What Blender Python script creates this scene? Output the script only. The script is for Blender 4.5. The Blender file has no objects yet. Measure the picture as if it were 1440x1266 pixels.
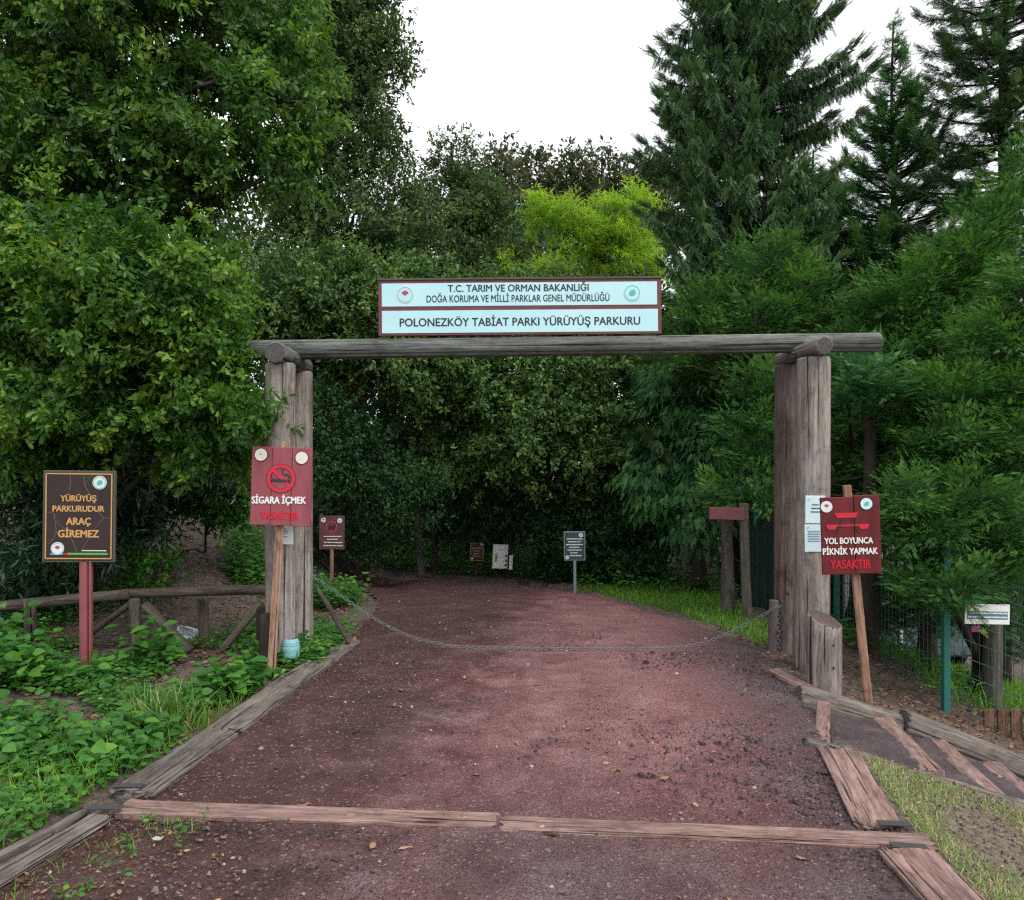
import bpy, bmesh, math, random
import numpy as np
from mathutils import Vector, Matrix, Quaternion

# ------------------------------------------------------------------ camera, sky, sun, exposure
SC = bpy.context.scene
COL = SC.collection
F = 1100.0                       # focal length in pixels of the 1440 px wide photograph
EYE = 1.7
HOR = 648.0
cam_d = bpy.data.cameras.new("camera")
cam_d.sensor_width = 36.0
cam_d.lens = F / 1440 * 36
cam_d.shift_y = (HOR - 633) / 1440
cam_d.clip_end = 600
cam_d.clip_start = 0.05
cam = bpy.data.objects.new("camera", cam_d)
COL.objects.link(cam)
cam.location = (0, 0, EYE)
cam.rotation_euler = (math.radians(90), 0, 0)
SC.camera = cam

SUN_EL, SUN_AZ = math.radians(55), math.radians(140)     # azimuth clockwise from +Y: behind the camera, to the right
world = bpy.data.worlds.new("World")
SC.world = world
world.use_nodes = True
wn = world.node_tree
wn.nodes.clear()
w_out = wn.nodes.new("ShaderNodeOutputWorld")
w_bg = wn.nodes.new("ShaderNodeBackground")
w_hs = wn.nodes.new("ShaderNodeHueSaturation")
w_sky = wn.nodes.new("ShaderNodeTexSky")
w_sky.sky_type = 'NISHITA'
w_sky.sun_disc = False
w_sky.sun_elevation = SUN_EL
w_sky.sun_rotation = SUN_AZ
w_sky.air_density = 1.0
w_sky.dust_density = 10.0
w_hs.inputs['Saturation'].default_value = 0.35
w_bg.inputs['Strength'].default_value = 0.15
wn.links.new(w_sky.outputs[0], w_hs.inputs['Color'])
w_mx = wn.nodes.new("ShaderNodeMix")          # overcast: an even white cloud layer over most of the sky
w_mx.data_type = 'RGBA'
w_mx.inputs[0].default_value = 0.65
w_mx.inputs[7].default_value = (11.0, 11.2, 11.5, 1)
w_tc = wn.nodes.new("ShaderNodeTexCoord")
w_nz = wn.nodes.new("ShaderNodeTexNoise")
w_nz.inputs['Scale'].default_value = 2.2; w_nz.inputs['Detail'].default_value = 4
w_cr = wn.nodes.new("ShaderNodeValToRGB")
w_cr.color_ramp.elements[0].position = .3; w_cr.color_ramp.elements[0].color = (8.6, 8.7, 9.0, 1)
w_cr.color_ramp.elements[1].position = .6; w_cr.color_ramp.elements[1].color = (10.8, 10.9, 11.1, 1)
wn.links.new(w_tc.outputs['Generated'], w_nz.inputs['Vector'])
wn.links.new(w_nz.outputs['Fac'], w_cr.inputs[0])
wn.links.new(w_cr.outputs[0], w_mx.inputs[7])
wn.links.new(w_hs.outputs[0], w_mx.inputs[6])
wn.links.new(w_mx.outputs[2], w_bg.inputs['Color'])
wn.links.new(w_bg.outputs[0], w_out.inputs['Surface'])

sun_d = bpy.data.lights.new("sun", 'SUN')
sun_d.energy = 1.0
sun_d.angle = math.radians(25)
sun_d.color = (1.0, 0.96, 0.9)
sun = bpy.data.objects.new("sun", sun_d)
COL.objects.link(sun)
sdir = Vector((math.sin(SUN_AZ) * math.cos(SUN_EL), math.cos(SUN_AZ) * math.cos(SUN_EL), math.sin(SUN_EL)))
sun.rotation_euler = sdir.to_track_quat('Z', 'Y').to_euler()
sun.location = (3, -4, 12)

SC.view_settings.view_transform = 'Standard'
SC.view_settings.look = 'None'
SC.view_settings.exposure = 0.25
SC.view_settings.gamma = 1.0
SC.render.engine = 'CYCLES'
SC.cycles.max_bounces = 6
SC.cycles.diffuse_bounces = 3
SC.cycles.glossy_bounces = 2
SC.cycles.transmission_bounces = 6
SC.cycles.transparent_max_bounces = 6
SC.cycles.caustics_reflective = False
SC.cycles.caustics_refractive = False
SC.cycles.use_denoising = False
SC.cycles.use_adaptive_sampling = False
SC.cycles.sample_clamp_indirect = 4.0
SC.cycles.filter_width = 1.3

# ------------------------------------------------------------------ small helpers
rng = np.random.default_rng(11)
random.seed(11)


def lin(r, g, b):
    f = lambda c: (c / 255 / 12.92) if c <= 10 else ((c / 255 + 0.055) / 1.055) ** 2.4
    return (f(r), f(g), f(b), 1)


def P(px, py, d):
    return np.array([(px - 720) / F * d, d, EYE - (py - HOR) / F * d])


def sm(a, b, x):
    t = np.clip((x - a) / (b - a), 0, 1)
    return t * t * (3 - 2 * t)


def gz(x, y):
    """terrain height"""
    x = np.asarray(x, float); y = np.asarray(y, float)
    zp = -0.062 * np.log1p(np.exp((np.clip(y, -5, 16) - 7.0) * 2.0)) / 2.0
    xf = 1.35 + 0.15 * np.clip(y, -5, 9) + 0.5 * sm(7, 8.6, y)
    t = np.maximum(0, x - xf)
    drop = 0.38 * t + 0.1 * np.maximum(0, t - 1.5) ** 1.3
    drop = 2.3 * (1 - np.exp(-drop / 2.3 - 0.3 * (drop / 2.3) ** 2))
    bank = sm(2.2, 4.6, -x) * 0.33 * np.clip(y - 7.6, 0, 7)
    far = 0.6 * sm(16, 24, y)
    off = sm(0, 0.4, np.maximum(x - xf, -(x + 2.7 - 0.153 * np.clip(y, 0, 7.5))))
    bump = 0.018 * np.sin(3.1 * x + 1.3 * y) + 0.014 * np.sin(2.3 * y - 1.9 * x + 1) + 0.01 * np.sin(6.1 * x + 4.7 * y)
    stairs = -0.22 * sm(4.62, 4.8, y) * (1 - sm(5.55, 5.7, y)) * sm(2.0, 2.2, x) * (1 - sm(4.6, 5.0, x))
    return zp - drop + bank + far + bump * off + stairs


def G(x, y):
    return float(gz(x, y))


def tag(o, label=None, cat=None, group=None, kind=None):
    if label: o['label'] = label
    if cat: o['category'] = cat
    if group: o['group'] = group
    if kind: o['kind'] = kind
    return o


def link(name, me, parent=None, loc=(0, 0, 0), rot=None):
    o = bpy.data.objects.new(name, me)
    COL.objects.link(o)
    o.location = loc
    if rot is not None:
        if isinstance(rot, Quaternion):
            o.rotation_mode = 'QUATERNION'; o.rotation_quaternion = rot
        else:
            o.rotation_euler = rot
    if parent is not None: o.parent = parent
    return o


def thing(name, label, cat, loc=(0, 0, 0), group=None, rot=(0, 0, 0)):
    o = bpy.data.objects.new(name, None)
    COL.objects.link(o)
    o.empty_display_size = 0.1
    o.location = loc; o.rotation_euler = rot
    return tag(o, label, cat, group)


def np_mesh(name, V, faces_flat, sizes, mats, midx=None, smooth=False, attr=None):
    """V (n,3), flat loop index array, face sizes"""
    me = bpy.data.meshes.new(name)
    V = np.ascontiguousarray(V, np.float32)
    fl = np.ascontiguousarray(faces_flat, np.int32).ravel()
    sz = np.ascontiguousarray(sizes, np.int32).ravel()
    me.vertices.add(len(V)); me.vertices.foreach_set('co', V.ravel())
    me.loops.add(len(fl)); me.loops.foreach_set('vertex_index', fl)
    me.polygons.add(len(sz))
    st = np.concatenate([[0], np.cumsum(sz)[:-1]]).astype(np.int32)
    me.polygons.foreach_set('loop_start', st)
    for m in (mats if isinstance(mats, (list, tuple)) else [mats]): me.materials.append(m)
    if midx is not None: me.polygons.foreach_set('material_index', np.ascontiguousarray(midx, np.int32))
    me.polygons.foreach_set('use_smooth', np.full(len(sz), bool(smooth)))
    me.update(calc_edges=True)
    if attr is not None:
        a = me.attributes.new('tone', 'FLOAT', 'FACE')
        a.data.foreach_set('value', np.ascontiguousarray(attr, np.float32))
    return me


class Geo:
    """collects pieces of geometry for one mesh"""
    def __init__(s): s.V = []; s.L = []; s.S = []; s.M = []; s.A = []; s.n = 0
    def add(s, V, faces, mi=0, tone=0.5):
        V = np.asarray(V, float).reshape(-1, 3)
        for f in faces:
            s.L.append(np.asarray(f, np.int64) + s.n); s.S.append(len(f)); s.M.append(mi); s.A.append(tone)
        s.V.append(V); s.n += len(V)
    def add_np(s, V, flat, sizes, mi=0, tone=None):
        s.V.append(V); s.L.append(np.asarray(flat, np.int64).ravel() + s.n)
        s.S.extend(list(sizes)); s.M.extend([mi] * len(sizes))
        s.A.extend(list(tone) if tone is not None else [0.5] * len(sizes)); s.n += len(V)
    def mesh(s, name, mats, smooth=False):
        return np_mesh(name, np.concatenate(s.V), np.concatenate(s.L), s.S, mats, s.M, smooth, s.A)


# ------------------------------------------------------------------ materials
def newmat(name):
    m = bpy.data.materials.new(name); m.use_nodes = True
    nt = m.node_tree; nt.nodes.clear()
    out = nt.nodes.new('ShaderNodeOutputMaterial')
    return m, nt, out


def setv(inp, v):
    if inp.type == 'RGBA' and len(v) == 3: v = (*v, 1)
    inp.default_value = v


def nd(nt, typ, ins=None, **props):
    n = nt.nodes.new('ShaderNode' + typ)
    for k, v in props.items(): setattr(n, k, v)
    for k, v in (ins or {}).items():
        if hasattr(v, 'is_output'): nt.links.new(v, n.inputs[k])
        else: setv(n.inputs[k], v)
    return n


def ramp(nt, fac, stops, interp='LINEAR'):
    r = nt.nodes.new('ShaderNodeValToRGB'); r.color_ramp.interpolation = interp
    e = r.color_ramp.elements
    while len(e) < len(stops): e.new(0.5)
    for i, (p, c) in enumerate(stops):
        e[i].position = p
        e[i].color = c if len(c) == 4 else (*c, 1)
    nt.links.new(fac, r.inputs[0])
    return r.outputs[0]


def mixc(nt, fac, a, b, blend='MIX'):
    n = nt.nodes.new('ShaderNodeMix'); n.data_type = 'RGBA'; n.blend_type = blend
    for idx, v in ((0, fac), (6, a), (7, b)):
        if hasattr(v, 'is_output'): nt.links.new(v, n.inputs[idx])
        else: setv(n.inputs[idx], v)
    return n.outputs[2]


def objcoord(nt, scale=(1, 1, 1), shift=True):
    tc = nd(nt, 'TexCoord')
    v = tc.outputs['Object']
    if shift:
        oi = nd(nt, 'ObjectInfo')
        mu = nd(nt, 'Math', {0: oi.outputs['Random'], 1: 37.0}, operation='MULTIPLY')
        v = nd(nt, 'VectorMath', {0: v, 1: mu.outputs[0]}, operation='ADD').outputs[0]
    return nd(nt, 'Mapping', {'Vector': v, 'Scale': scale}).outputs[0]


def noise(nt, vec, scale, detail=4, rough=0.55, dist=0.0):
    return nd(nt, 'TexNoise', {'Vector': vec, 'Scale': scale, 'Detail': detail, 'Roughness': rough, 'Distortion': dist}).outputs['Fac']


def finish(nt, out, color, rough=0.8, bump=None, bstr=0.3, bdist=0.01, spec=0.3, **kw):
    b = nd(nt, 'BsdfPrincipled', {'Base Color': color, 'Roughness': rough, 'Specular IOR Level': spec, **kw})
    if bump is not None:
        bp = nd(nt, 'Bump', {'Height': bump, 'Strength': bstr, 'Distance': bdist})
        nt.links.new(bp.outputs[0], b.inputs['Normal'])
    nt.links.new(b.outputs[0], out.inputs['Surface'])
    return b


def wood(name, dark, mid, light, stain=None, stain_lo=0.55, grain=(22, 22, 1.1), crack=0.36, bstr=0.5):
    m, nt, out = newmat(name)
    v = objcoord(nt, grain)
    n1 = noise(nt, v, 1.0, 9, 0.68, 0.4)
    c = ramp(nt, n1, [(0.3, dark), (0.5, mid), (0.72, light)])
    v2 = objcoord(nt, (4, 4, 0.7))
    n2 = noise(nt, v2, 1.0, 5, 0.6)
    c = mixc(nt, ramp(nt, n2, [(0.35, (0, 0, 0, 1)), (0.7, (.6, .6, .6, 1))]), c, dark)
    if stain:
        v3 = objcoord(nt, (7, 7, 0.5))
        n3 = noise(nt, v3, 1.0, 5, 0.6)
        c = mixc(nt, ramp(nt, n3, [(stain_lo, (0, 0, 0, 1)), (stain_lo + 0.13, (.85, .85, .85, 1))]), c, stain)
    v4 = objcoord(nt, (grain[0] * 1.7, grain[1] * 1.7, grain[2] * 0.55))
    n4 = noise(nt, v4, 1.0, 3, 0.5)
    n5 = noise(nt, objcoord(nt, (6, 6, 3.2)), 1.0, 6, 0.7, 0.8)
    c = mixc(nt, 1.0, c, ramp(nt, n5, [(0.28, (.42, .40, .38, 1)), (0.48, (.95, .95, .95, 1)), (0.75, (1.22, 1.2, 1.18, 1))]), 'MULTIPLY')
    n6 = noise(nt, objcoord(nt, (60, 60, 9)), 1.0, 4, 0.7)
    c = mixc(nt, 1.0, c, ramp(nt, n6, [(0.3, (.6, .58, .56, 1)), (0.5, (1, 1, 1, 1)), (0.7, (1.15, 1.15, 1.15, 1))]), 'MULTIPLY')
    ck = ramp(nt, n4, [(crack - 0.035, (0.18, 0.16, 0.15, 1)), (crack, (1, 1, 1, 1))])
    c = mixc(nt, 1.0, c, ck, 'MULTIPLY')
    h = nd(nt, 'Math', {0: n1, 1: n4}, operation='ADD').outputs[0]
    finish(nt, out, c, 0.85, h, bstr, 0.012, 0.2)
    return m


def endgrain(name, dark, light):
    m, nt, out = newmat(name)
    v = objcoord(nt, (1, 1, 1), False)
    w = nd(nt, 'TexWave', {'Vector': v, 'Scale': 14.0, 'Distortion': 3.0, 'Detail': 3.0}, wave_type='RINGS', rings_direction='Z')
    n = noise(nt, v, 30, 5)
    f = mixc(nt, 0.82, w.outputs[1], n)
    finish(nt, out, ramp(nt, f, [(0.2, dark), (0.8, light)]), 0.9, n, 0.4)
    return m


def paint(name, base, var, scale=6.0, rough=0.6, wear=None, wear_lo=0.62, stretch=(1, 1, 1), spec=0.35):
    """painted surface with uneven tone and optional worn patches"""
    m, nt, out = newmat(name)
    v = objcoord(nt, stretch)
    n = noise(nt, v, scale, 7, 0.65)
    c = ramp(nt, n, [(0.3, base), (0.7, var)])
    if wear:
        n2 = noise(nt, v, scale * 5, 6, 0.7)
        c = mixc(nt, ramp(nt, n2, [(wear_lo, (0, 0, 0, 1)), (wear_lo + 0.06, (1, 1, 1, 1))]), c, wear)
    finish(nt, out, c, rough, n, 0.12, 0.004, spec)
    return m


def plain(name, col, rough=0.6, spec=0.4, **kw):
    m, nt, out = newmat(name)
    v = objcoord(nt)
    n = noise(nt, v, 25, 4)
    c = mixc(nt, n, col, tuple(x * 0.82 for x in col[:3]) + (1,))
    finish(nt, out, c, rough, None, spec=spec, **kw)
    return m


def leafmat(name, stops, rough=0.42, trans=0.3, spec=0.4):
    """stops: colours along the per-leaf 'tone' attribute"""
    m, nt, out = newmat(name)
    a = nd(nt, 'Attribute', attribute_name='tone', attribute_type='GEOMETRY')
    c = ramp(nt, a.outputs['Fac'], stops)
    b = nd(nt, 'BsdfPrincipled', {'Base Color': c, 'Roughness': rough, 'Specular IOR Level': spec})
    hs = nd(nt, 'HueSaturation', {'Color': c, 'Saturation': 1.1, 'Value': 1.35, 'Hue': 0.485})
    t = nd(nt, 'BsdfTranslucent', {'Color': hs.outputs[0]})
    mx = nd(nt, 'MixShader', {0: trans, 1: b.outputs[0], 2: t.outputs[0]})
    nt.links.new(mx.outputs[0], out.inputs['Surface'])
    return m


def barkmat(name, dark, light, scale=(9, 9, 2.2)):
    m, nt, out = newmat(name)
    v = objcoord(nt, scale)
    n = noise(nt, v, 1.5, 9, 0.7, 0.6)
    finish(nt, out, ramp(nt, n, [(0.32, dark), (0.7, light)]), 0.95, n, 0.8, 0.03, 0.1)
    return m


M = {}
M['grey_wood'] = wood('weathered_grey_wood', (.085, .075, .068), (.20, .18, .165), (.34, .325, .315), (.17, .085, .07), 0.60)
M['beam_wood'] = wood('weathered_beam_wood', (.055, .060, .056), (.14, .152, .14), (.27, .29, .275), None, crack=0.36, bstr=.7)
M['post_wood'] = wood('weathered_post_wood', (.13, .112, .10), (.29, .262, .24), (.45, .44, .425), (.24, .11, .085), 0.52, crack=.39, bstr=.8)
M['post_dark'] = wood('dark_post_wood', (.06, .045, .04), (.13, .10, .092), (.20, .175, .165), (.12, .06, .052), 0.57, crack=.38, bstr=.8)
M['sleeper'] = wood('old_sleeper_wood', (.075, .066, .058), (.18, .158, .14), (.33, .30, .275), None, grain=(26, 26, 2.6), crack=0.39, bstr=0.8)
M['sleeper_red'] = wood('red_sleeper_wood', (.13, .082, .074), (.26, .165, .148), (.40, .30, .28), None, grain=(26, 26, 3.0), crack=0.37, bstr=0.8)
M['fence_wood'] = wood('mossy_rail_wood', (.045, .036, .030), (.11, .092, .075), (.20, .175, .145), (.16, .03, .025), 0.66)
M['dark_log'] = wood('dark_log_wood', (.018, .015, .012), (.045, .037, .03), (.08, .07, .058))
M['stake'] = wood('pale_stake_wood', (.16, .085, .06), (.36, .22, .16), (.46, .32, .25), None, grain=(30, 30, 1.0))
M['end'] = endgrain('log_end_grain', (.035, .036, .034), (.12, .118, .11))
M['end_warm'] = endgrain('log_end_grain_warm', (.055, .038, .034), (.16, .11, .095))
M['bark'] = barkmat('bark', (.018, .015, .012), (.075, .065, .052))
M['bark_grey'] = barkmat('grey_bark', (.04, .037, .032), (.17, .155, .135))
M['steel'] = plain('galvanised_steel', (.32, .35, .36, 1), 0.45, 0.5, Metallic=0.7)
M['rust'] = plain('rusty_steel', (.06, .045, .04, 1), 0.7)


# ------------------------------------------------------------------ timber shapes
def sect(n, w, h, power):
    th = np.linspace(0, 2 * math.pi, n, endpoint=False)
    c, s = np.cos(th), np.sin(th)
    if power == 2: return th, np.stack([c * w / 2, s * h / 2], 1)
    return th, np.stack([np.sign(c) * np.abs(c) ** (2 / power) * w / 2, np.sign(s) * np.abs(s) ** (2 / power) * h / 2], 1)


def timber(L, w, h=None, power=2, taper=1.0, n=72, seed=0, rough=0.012, cracks=3, slant=0.0, sphi=0.0, mats=None, smooth=None, bow=0.0, ragged=0.0):
    """a log (power 2) or sawn timber (power 9) along local z"""
    r = np.random.default_rng(seed + 1000)
    h = h or w
    rings = max(6, int(L / 0.09))
    th, xy = sect(n, w, h, power)
    rad = np.ones(n)
    for k in range(2, 7): rad += rough * 1.2 * r.normal() / k * np.sin(k * th + r.uniform(0, 6))
    cr = [(r.uniform(0, 2 * math.pi), r.uniform(0.05, 0.10), r.uniform(0.5, 1.2) * 0.13, r.uniform(-.3, .6), r.uniform(.6, 1.4)) for _ in range(cracks)]
    V = []
    zs = np.linspace(0, L, rings)
    b = min(0.012, 0.12 * min(w, h))
    zs = np.concatenate([[0.0], zs[:1] + b, zs[1:-1], [L - b, L]])
    for i, z in enumerate(zs):
        u = z / L
        q = rad.copy()
        for (a, wd, dp, u0, u1) in cr:
            if u0 < u < u1:
                dd = (th - a - 0.12 * math.sin(3 * u + a) + math.pi) % (2 * math.pi) - math.pi
                q -= dp * np.exp(-(dd / wd) ** 2)
        q = q + rough * r.normal(size=n) * 0.28
        k = (1 + (taper - 1) * u) * (1 - (b / (min(w, h) / 2) * 0.8 if i in (0, len(zs) - 1) else 0))
        p = xy * (q * k)[:, None]
        zz = np.full(n, z)
        if slant and u > 0.5: zz = z + slant * np.cos(th - sphi) * (w / 2) * min(1, (u - 0.5) * 2)
        if ragged: zz = zz + (ragged * r.normal(size=n) if i in (0, 1, len(zs) - 1, len(zs) - 2) else 0)
        off = bow * math.sin(math.pi * u)
        V.append(np.stack([p[:, 0] + off, p[:, 1] + 0.3 * rough * w * math.sin(5 * u + seed), zz], 1))
    R = len(zs)
    V = np.concatenate(V)
    g = Geo()
    ii, jj = np.meshgrid(np.arange(R - 1), np.arange(n), indexing='ij')
    a = ii * n + jj; bq = ii * n + (jj + 1) % n
    quads = np.stack([a, bq, bq + n, a + n], -1).reshape(-1, 4)
    g.add_np(V, quads, [4] * len(quads))
    g.S += [n, n]; g.M += [1, 1]; g.A += [.5, .5]
    g.L.append(np.arange(n)[::-1]); g.L.append(np.arange(n) + (R - 1) * n)
    me = g.mesh('timber', mats, smooth=(power == 2) if smooth is None else smooth)
    if power == 2:
        sf = np.ones(len(me.polygons), bool); sf[-2:] = False
        me.polygons.foreach_set('use_smooth', sf)
    return me


def place_log(name, p0, p1, w, h=None, parent=None, mats=None, ploc=(0, 0, 0), roll=0.0, xref=None, **kw):
    p0 = Vector(p0); p1 = Vector(p1)
    d = p1 - p0
    q = d.to_track_quat('Z', 'Y') @ Quaternion((0, 0, 1), roll)
    if xref is not None:
        zz = d.normalized(); xx = Vector(xref); xx = (xx - zz * xx.dot(zz)).normalized(); yy = zz.cross(xx)
        q = Matrix((xx, yy, zz)).transposed().to_quaternion()
    me = timber(d.length, w, h, mats=mats, **kw)
    me.name = name
    return link(name, me, parent, p0 - Vector(ploc), q)


def tube_geo(g, pts, rad, sides=6, mi=0, tone=0.5):
    pts = np.asarray(pts, float); n = len(pts)
    rad = np.broadcast_to(np.asarray(rad, float), (n,))
    t = np.gradient(pts, axis=0); t /= np.linalg.norm(t, axis=1)[:, None] + 1e-9
    ref = np.array([0.13, 0.21, 0.97]) if abs(t[0][2]) < 0.9 else np.array([1.0, 0.1, 0.05])
    x = np.cross(t, ref); x /= np.linalg.norm(x, axis=1)[:, None] + 1e-9
    y = np.cross(t, x)
    th = np.linspace(0, 2 * math.pi, sides, endpoint=False)
    V = pts[:, None, :] + rad[:, None, None] * (np.cos(th)[None, :, None] * x[:, None, :] + np.sin(th)[None, :, None] * y[:, None, :])
    ii, jj = np.meshgrid(np.arange(n - 1), np.arange(sides), indexing='ij')
    a = ii * sides + jj; b = ii * sides + (jj + 1) % sides
    q = np.stack([a, b, b + sides, a + sides], -1).reshape(-1, 4)
    g.add_np(V.reshape(-1, 3), q, [4] * len(q), mi, [tone] * len(q))
    e = Geo
    g.L.append(np.arange(sides)[::-1] + g.n - n * sides); g.S.append(sides); g.M.append(mi); g.A.append(tone)
    g.L.append(np.arange(sides) + g.n - sides); g.S.append(sides); g.M.append(mi); g.A.append(tone)


def box_mesh(name, w, d, h, mat, bevel=0.004, seg=1, center=(0, 0, 0)):
    bm = bmesh.new()
    bmesh.ops.create_cube(bm, size=1)
    for v in bm.verts: v.co = Vector((v.co.x * w + center[0], v.co.y * d + center[1], v.co.z * h + center[2]))
    if bevel: bmesh.ops.bevel(bm, geom=bm.edges[:], offset=bevel, segments=seg, affect='EDGES')
    me = bpy.data.meshes.new(name); bm.to_mesh(me); bm.free()
    me.materials.append(mat)
    return me


# ------------------------------------------------------------------ ground, path, kerbs
def pl(y):  # left edge of the path
    return np.interp(y, [0, 4, 7.2, 9, 11.2, 12.2, 12.7], [-2.6, -1.95, -1.55, -1.68, -1.85, -2.2, -3.2])


PATH_L = np.array([(-2.6, 0.3), (-2.2, 2.5), (-1.93, 4.0), (-1.5, 7.2), (-1.68, 9), (-1.85, 11.0), (-2.2, 12.0), (-3.3, 12.5), (-6, 12.8), (-13, 13.5)])
PATH_R = np.array([(1.35, 0.3), (1.62, 2.5), (1.84, 4.0), (2.28, 7.0), (1.98, 9), (1.30, 11.2), (0.66, 12.3), (-.6, 13.5), (-4, 15.0), (-12, 16.5)])


def dens(a, n):
    t = np.concatenate([[0], np.cumsum(np.linalg.norm(np.diff(a, axis=0), axis=1))])
    s = np.linspace(0, 1, n)
    return np.stack([np.interp(s * (len(a) - 1), np.arange(len(a)), a[:, k]) for k in (0, 1)], 1)


def smooth_line(a, it=40):
    for _ in range(it): a[1:-1] = 0.5 * a[1:-1] + 0.25 * (a[:-2] + a[2:])
    return a


NS = 240
pL, pR = smooth_line(dens(PATH_L, NS)), smooth_line(dens(PATH_R, NS))
wob = lambda n, a: a * (np.sin(np.arange(n) * 0.9) + np.sin(np.arange(n) * 2.3 + 1) + rng.normal(size=n) * 0.6)
farw = sm(7.0, 7.8, pL[:, 1])
pL[:, 0] += wob(NS, 0.025) * farw; pR[:, 0] += wob(NS, 0.025) * farw


def in_path(x, y, m=0.0):
    i = np.argmin((((pL + pR) / 2)[None, :, :] - np.stack([x, y], -1)[:, None, :]) ** 2 @ np.ones(2), axis=1)
    a, b = pL[i], pR[i]
    ab = b - a; L = np.linalg.norm(ab, axis=1)
    t = ((np.stack([x, y], -1) - a) * ab).sum(1) / L
    return (t > m) & (t < L - m)


def axis(parts):
    return np.unique(np.round(np.concatenate([np.arange(a, b, s) for a, b, s in parts]), 4))


gx = axis([(-150, -30, 10), (-30, -9, 1.2), (-9, -3.5, .14), (-3.5, 5, .07), (5, 10, .2), (10, 30, 1.5), (30, 151, 10)])
gy = axis([(-120, -10, 10), (-10, 1, .8), (1, 9, .08), (9, 18, .22), (18, 40, 1.5), (40, 161, 10)])
X, Y = np.meshgrid(gx, gy, indexing='ij')
Z = gz(X, Y)
near = (np.abs(X) < 14) & (Y > 0.3) & (Y < 18)
inp = np.zeros_like(near)
idx = np.where(near)
for s in range(0, len(idx[0]), 20000):
    k = (idx[0][s:s + 20000], idx[1][s:s + 20000])
    inp[k] = in_path(X[k], Y[k], 0.08)
Z = Z - 0.05 * inp
nx, ny = len(gx), len(gy)
i, j = np.meshgrid(np.arange(nx - 1), np.arange(ny - 1), indexing='ij')
q = np.stack([i * ny + j, (i + 1) * ny + j, (i + 1) * ny + j + 1, i * ny + j + 1], -1).reshape(-1, 4)

m, nt, out = newmat('forest_soil')
v = objcoord(nt, shift=False)
n1 = noise(nt, v, 1.1, 6, 0.6); n2 = noise(nt, v, 26, 8, 0.72); n3 = noise(nt, v, 90, 4, 0.7)
c1 = ramp(nt, n2, [(0.3, (.07, .052, .044)), (0.5, (.18, .14, .12)), (0.7, (.32, .26, .22))])
c2 = ramp(nt, n2, [(0.3, (.05, .042, .036)), (0.55, (.13, .115, .1)), (0.75, (.22, .2, .18))])
c = mixc(nt, ramp(nt, n1, [(0.42, (0, 0, 0, 1)), (0.6, (1, 1, 1, 1))]), c1, c2)
sxyz = nd(nt, 'SeparateXYZ', {0: v})
dry = nd(nt, 'Math', {0: nd(nt, 'MapRange', {0: sxyz.outputs[0], 1: 1.8, 2: 2.0}).outputs[0], 1: nd(nt, 'MapRange', {0: sxyz.outputs[1], 1: 4.75, 2: 4.6}).outputs[0]}, operation='MULTIPLY').outputs[0]
c = mixc(nt, dry, c, ramp(nt, n2, [(.3, (.10, .085, .06)), (.5, (.22, .19, .14)), (.7, (.34, .30, .22))]))
c = mixc(nt, ramp(nt, n3, [(0.62, (0, 0, 0, 1)), (0.7, (.8, .8, .8, 1))]), c, (.24, .16, .11, 1))
finish(nt, out, c, 0.95, nd(nt, 'Math', {0: n2, 1: n3}, operation='ADD').outputs[0], 0.9, 0.03, 0.1)
M['soil'] = m
tag(link('ground', np_mesh('ground', np.stack([X, Y, Z], -1).reshape(-1, 3), q, [4] * len(q), M['soil'], smooth=True)),
    'brown forest soil sloping away on both sides of the trail', 'ground', kind='structure')

# path: reddish compacted surface with grey gravel patches
m, nt, out = newmat('red_trail_surface')
v = objcoord(nt, shift=False)
big = noise(nt, v, 0.38, 4, 0.5, 0.4); mid = noise(nt, v, 2.6, 9, 0.72, 0.2); fine = noise(nt, v, 70, 6, 0.75)
vor = nd(nt, 'TexVoronoi', {'Vector': v, 'Scale': 85.0, 'Randomness': 1.0})
vor2 = nd(nt, 'TexVoronoi', {'Vector': v, 'Scale': 160.0, 'Randomness': 1.0})
red = ramp(nt, mid, [(0.3, (.095, .034, .035)), (0.5, (.165, .062, .064)), (0.72, (.24, .106, .104))])
gry = ramp(nt, mid, [(0.3, (.062, .045, .048)), (0.52, (.112, .082, .088)), (0.72, (.17, .132, .138))])
sel = mixc(nt, 0.25, big, mid)
c = mixc(nt, ramp(nt, sel, [(0.42, (0, 0, 0, 1)), (0.62, (.8, .8, .8, 1))]), red, gry)
sx = nd(nt, 'SeparateXYZ', {0: v})
lane = nd(nt, 'Math', {0: nd(nt, 'Math', {0: mid, 1: -0.5}, operation='ADD').outputs[0], 1: 1.6}, operation='MULTIPLY_ADD').outputs[0].node
nt.links.new(nd(nt, 'Math', {0: sx.outputs[0], 1: nd(nt, 'Math', {0: sx.outputs[1], 1: -0.13}, operation='MULTIPLY').outputs[0]}, operation='ADD').outputs[0], lane.inputs[2])
lane = lane.outputs[0]
worn = ramp(nt, nd(nt, 'MapRange', {0: lane, 1: -1.9, 2: 1.9}).outputs[0], [(.18, (0, 0, 0, 1)), (.42, (.75, .75, .75, 1)), (.62, (.75, .75, .75, 1)), (.84, (.1, .1, .1, 1))])
ahead = ramp(nt, nd(nt, 'MapRange', {0: sx.outputs[1], 1: 2.0, 2: 7.0}).outputs[0], [(.32, (.12, .12, .12, 1)), (.55, (1, 1, 1, 1))])
c = mixc(nt, nd(nt, 'Math', {0: worn, 1: ahead}, operation='MULTIPLY').outputs[0], c, ramp(nt, mid, [(.3, (.18, .082, .083)), (.52, (.285, .146, .148)), (.75, (.39, .25, .25))]))
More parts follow.
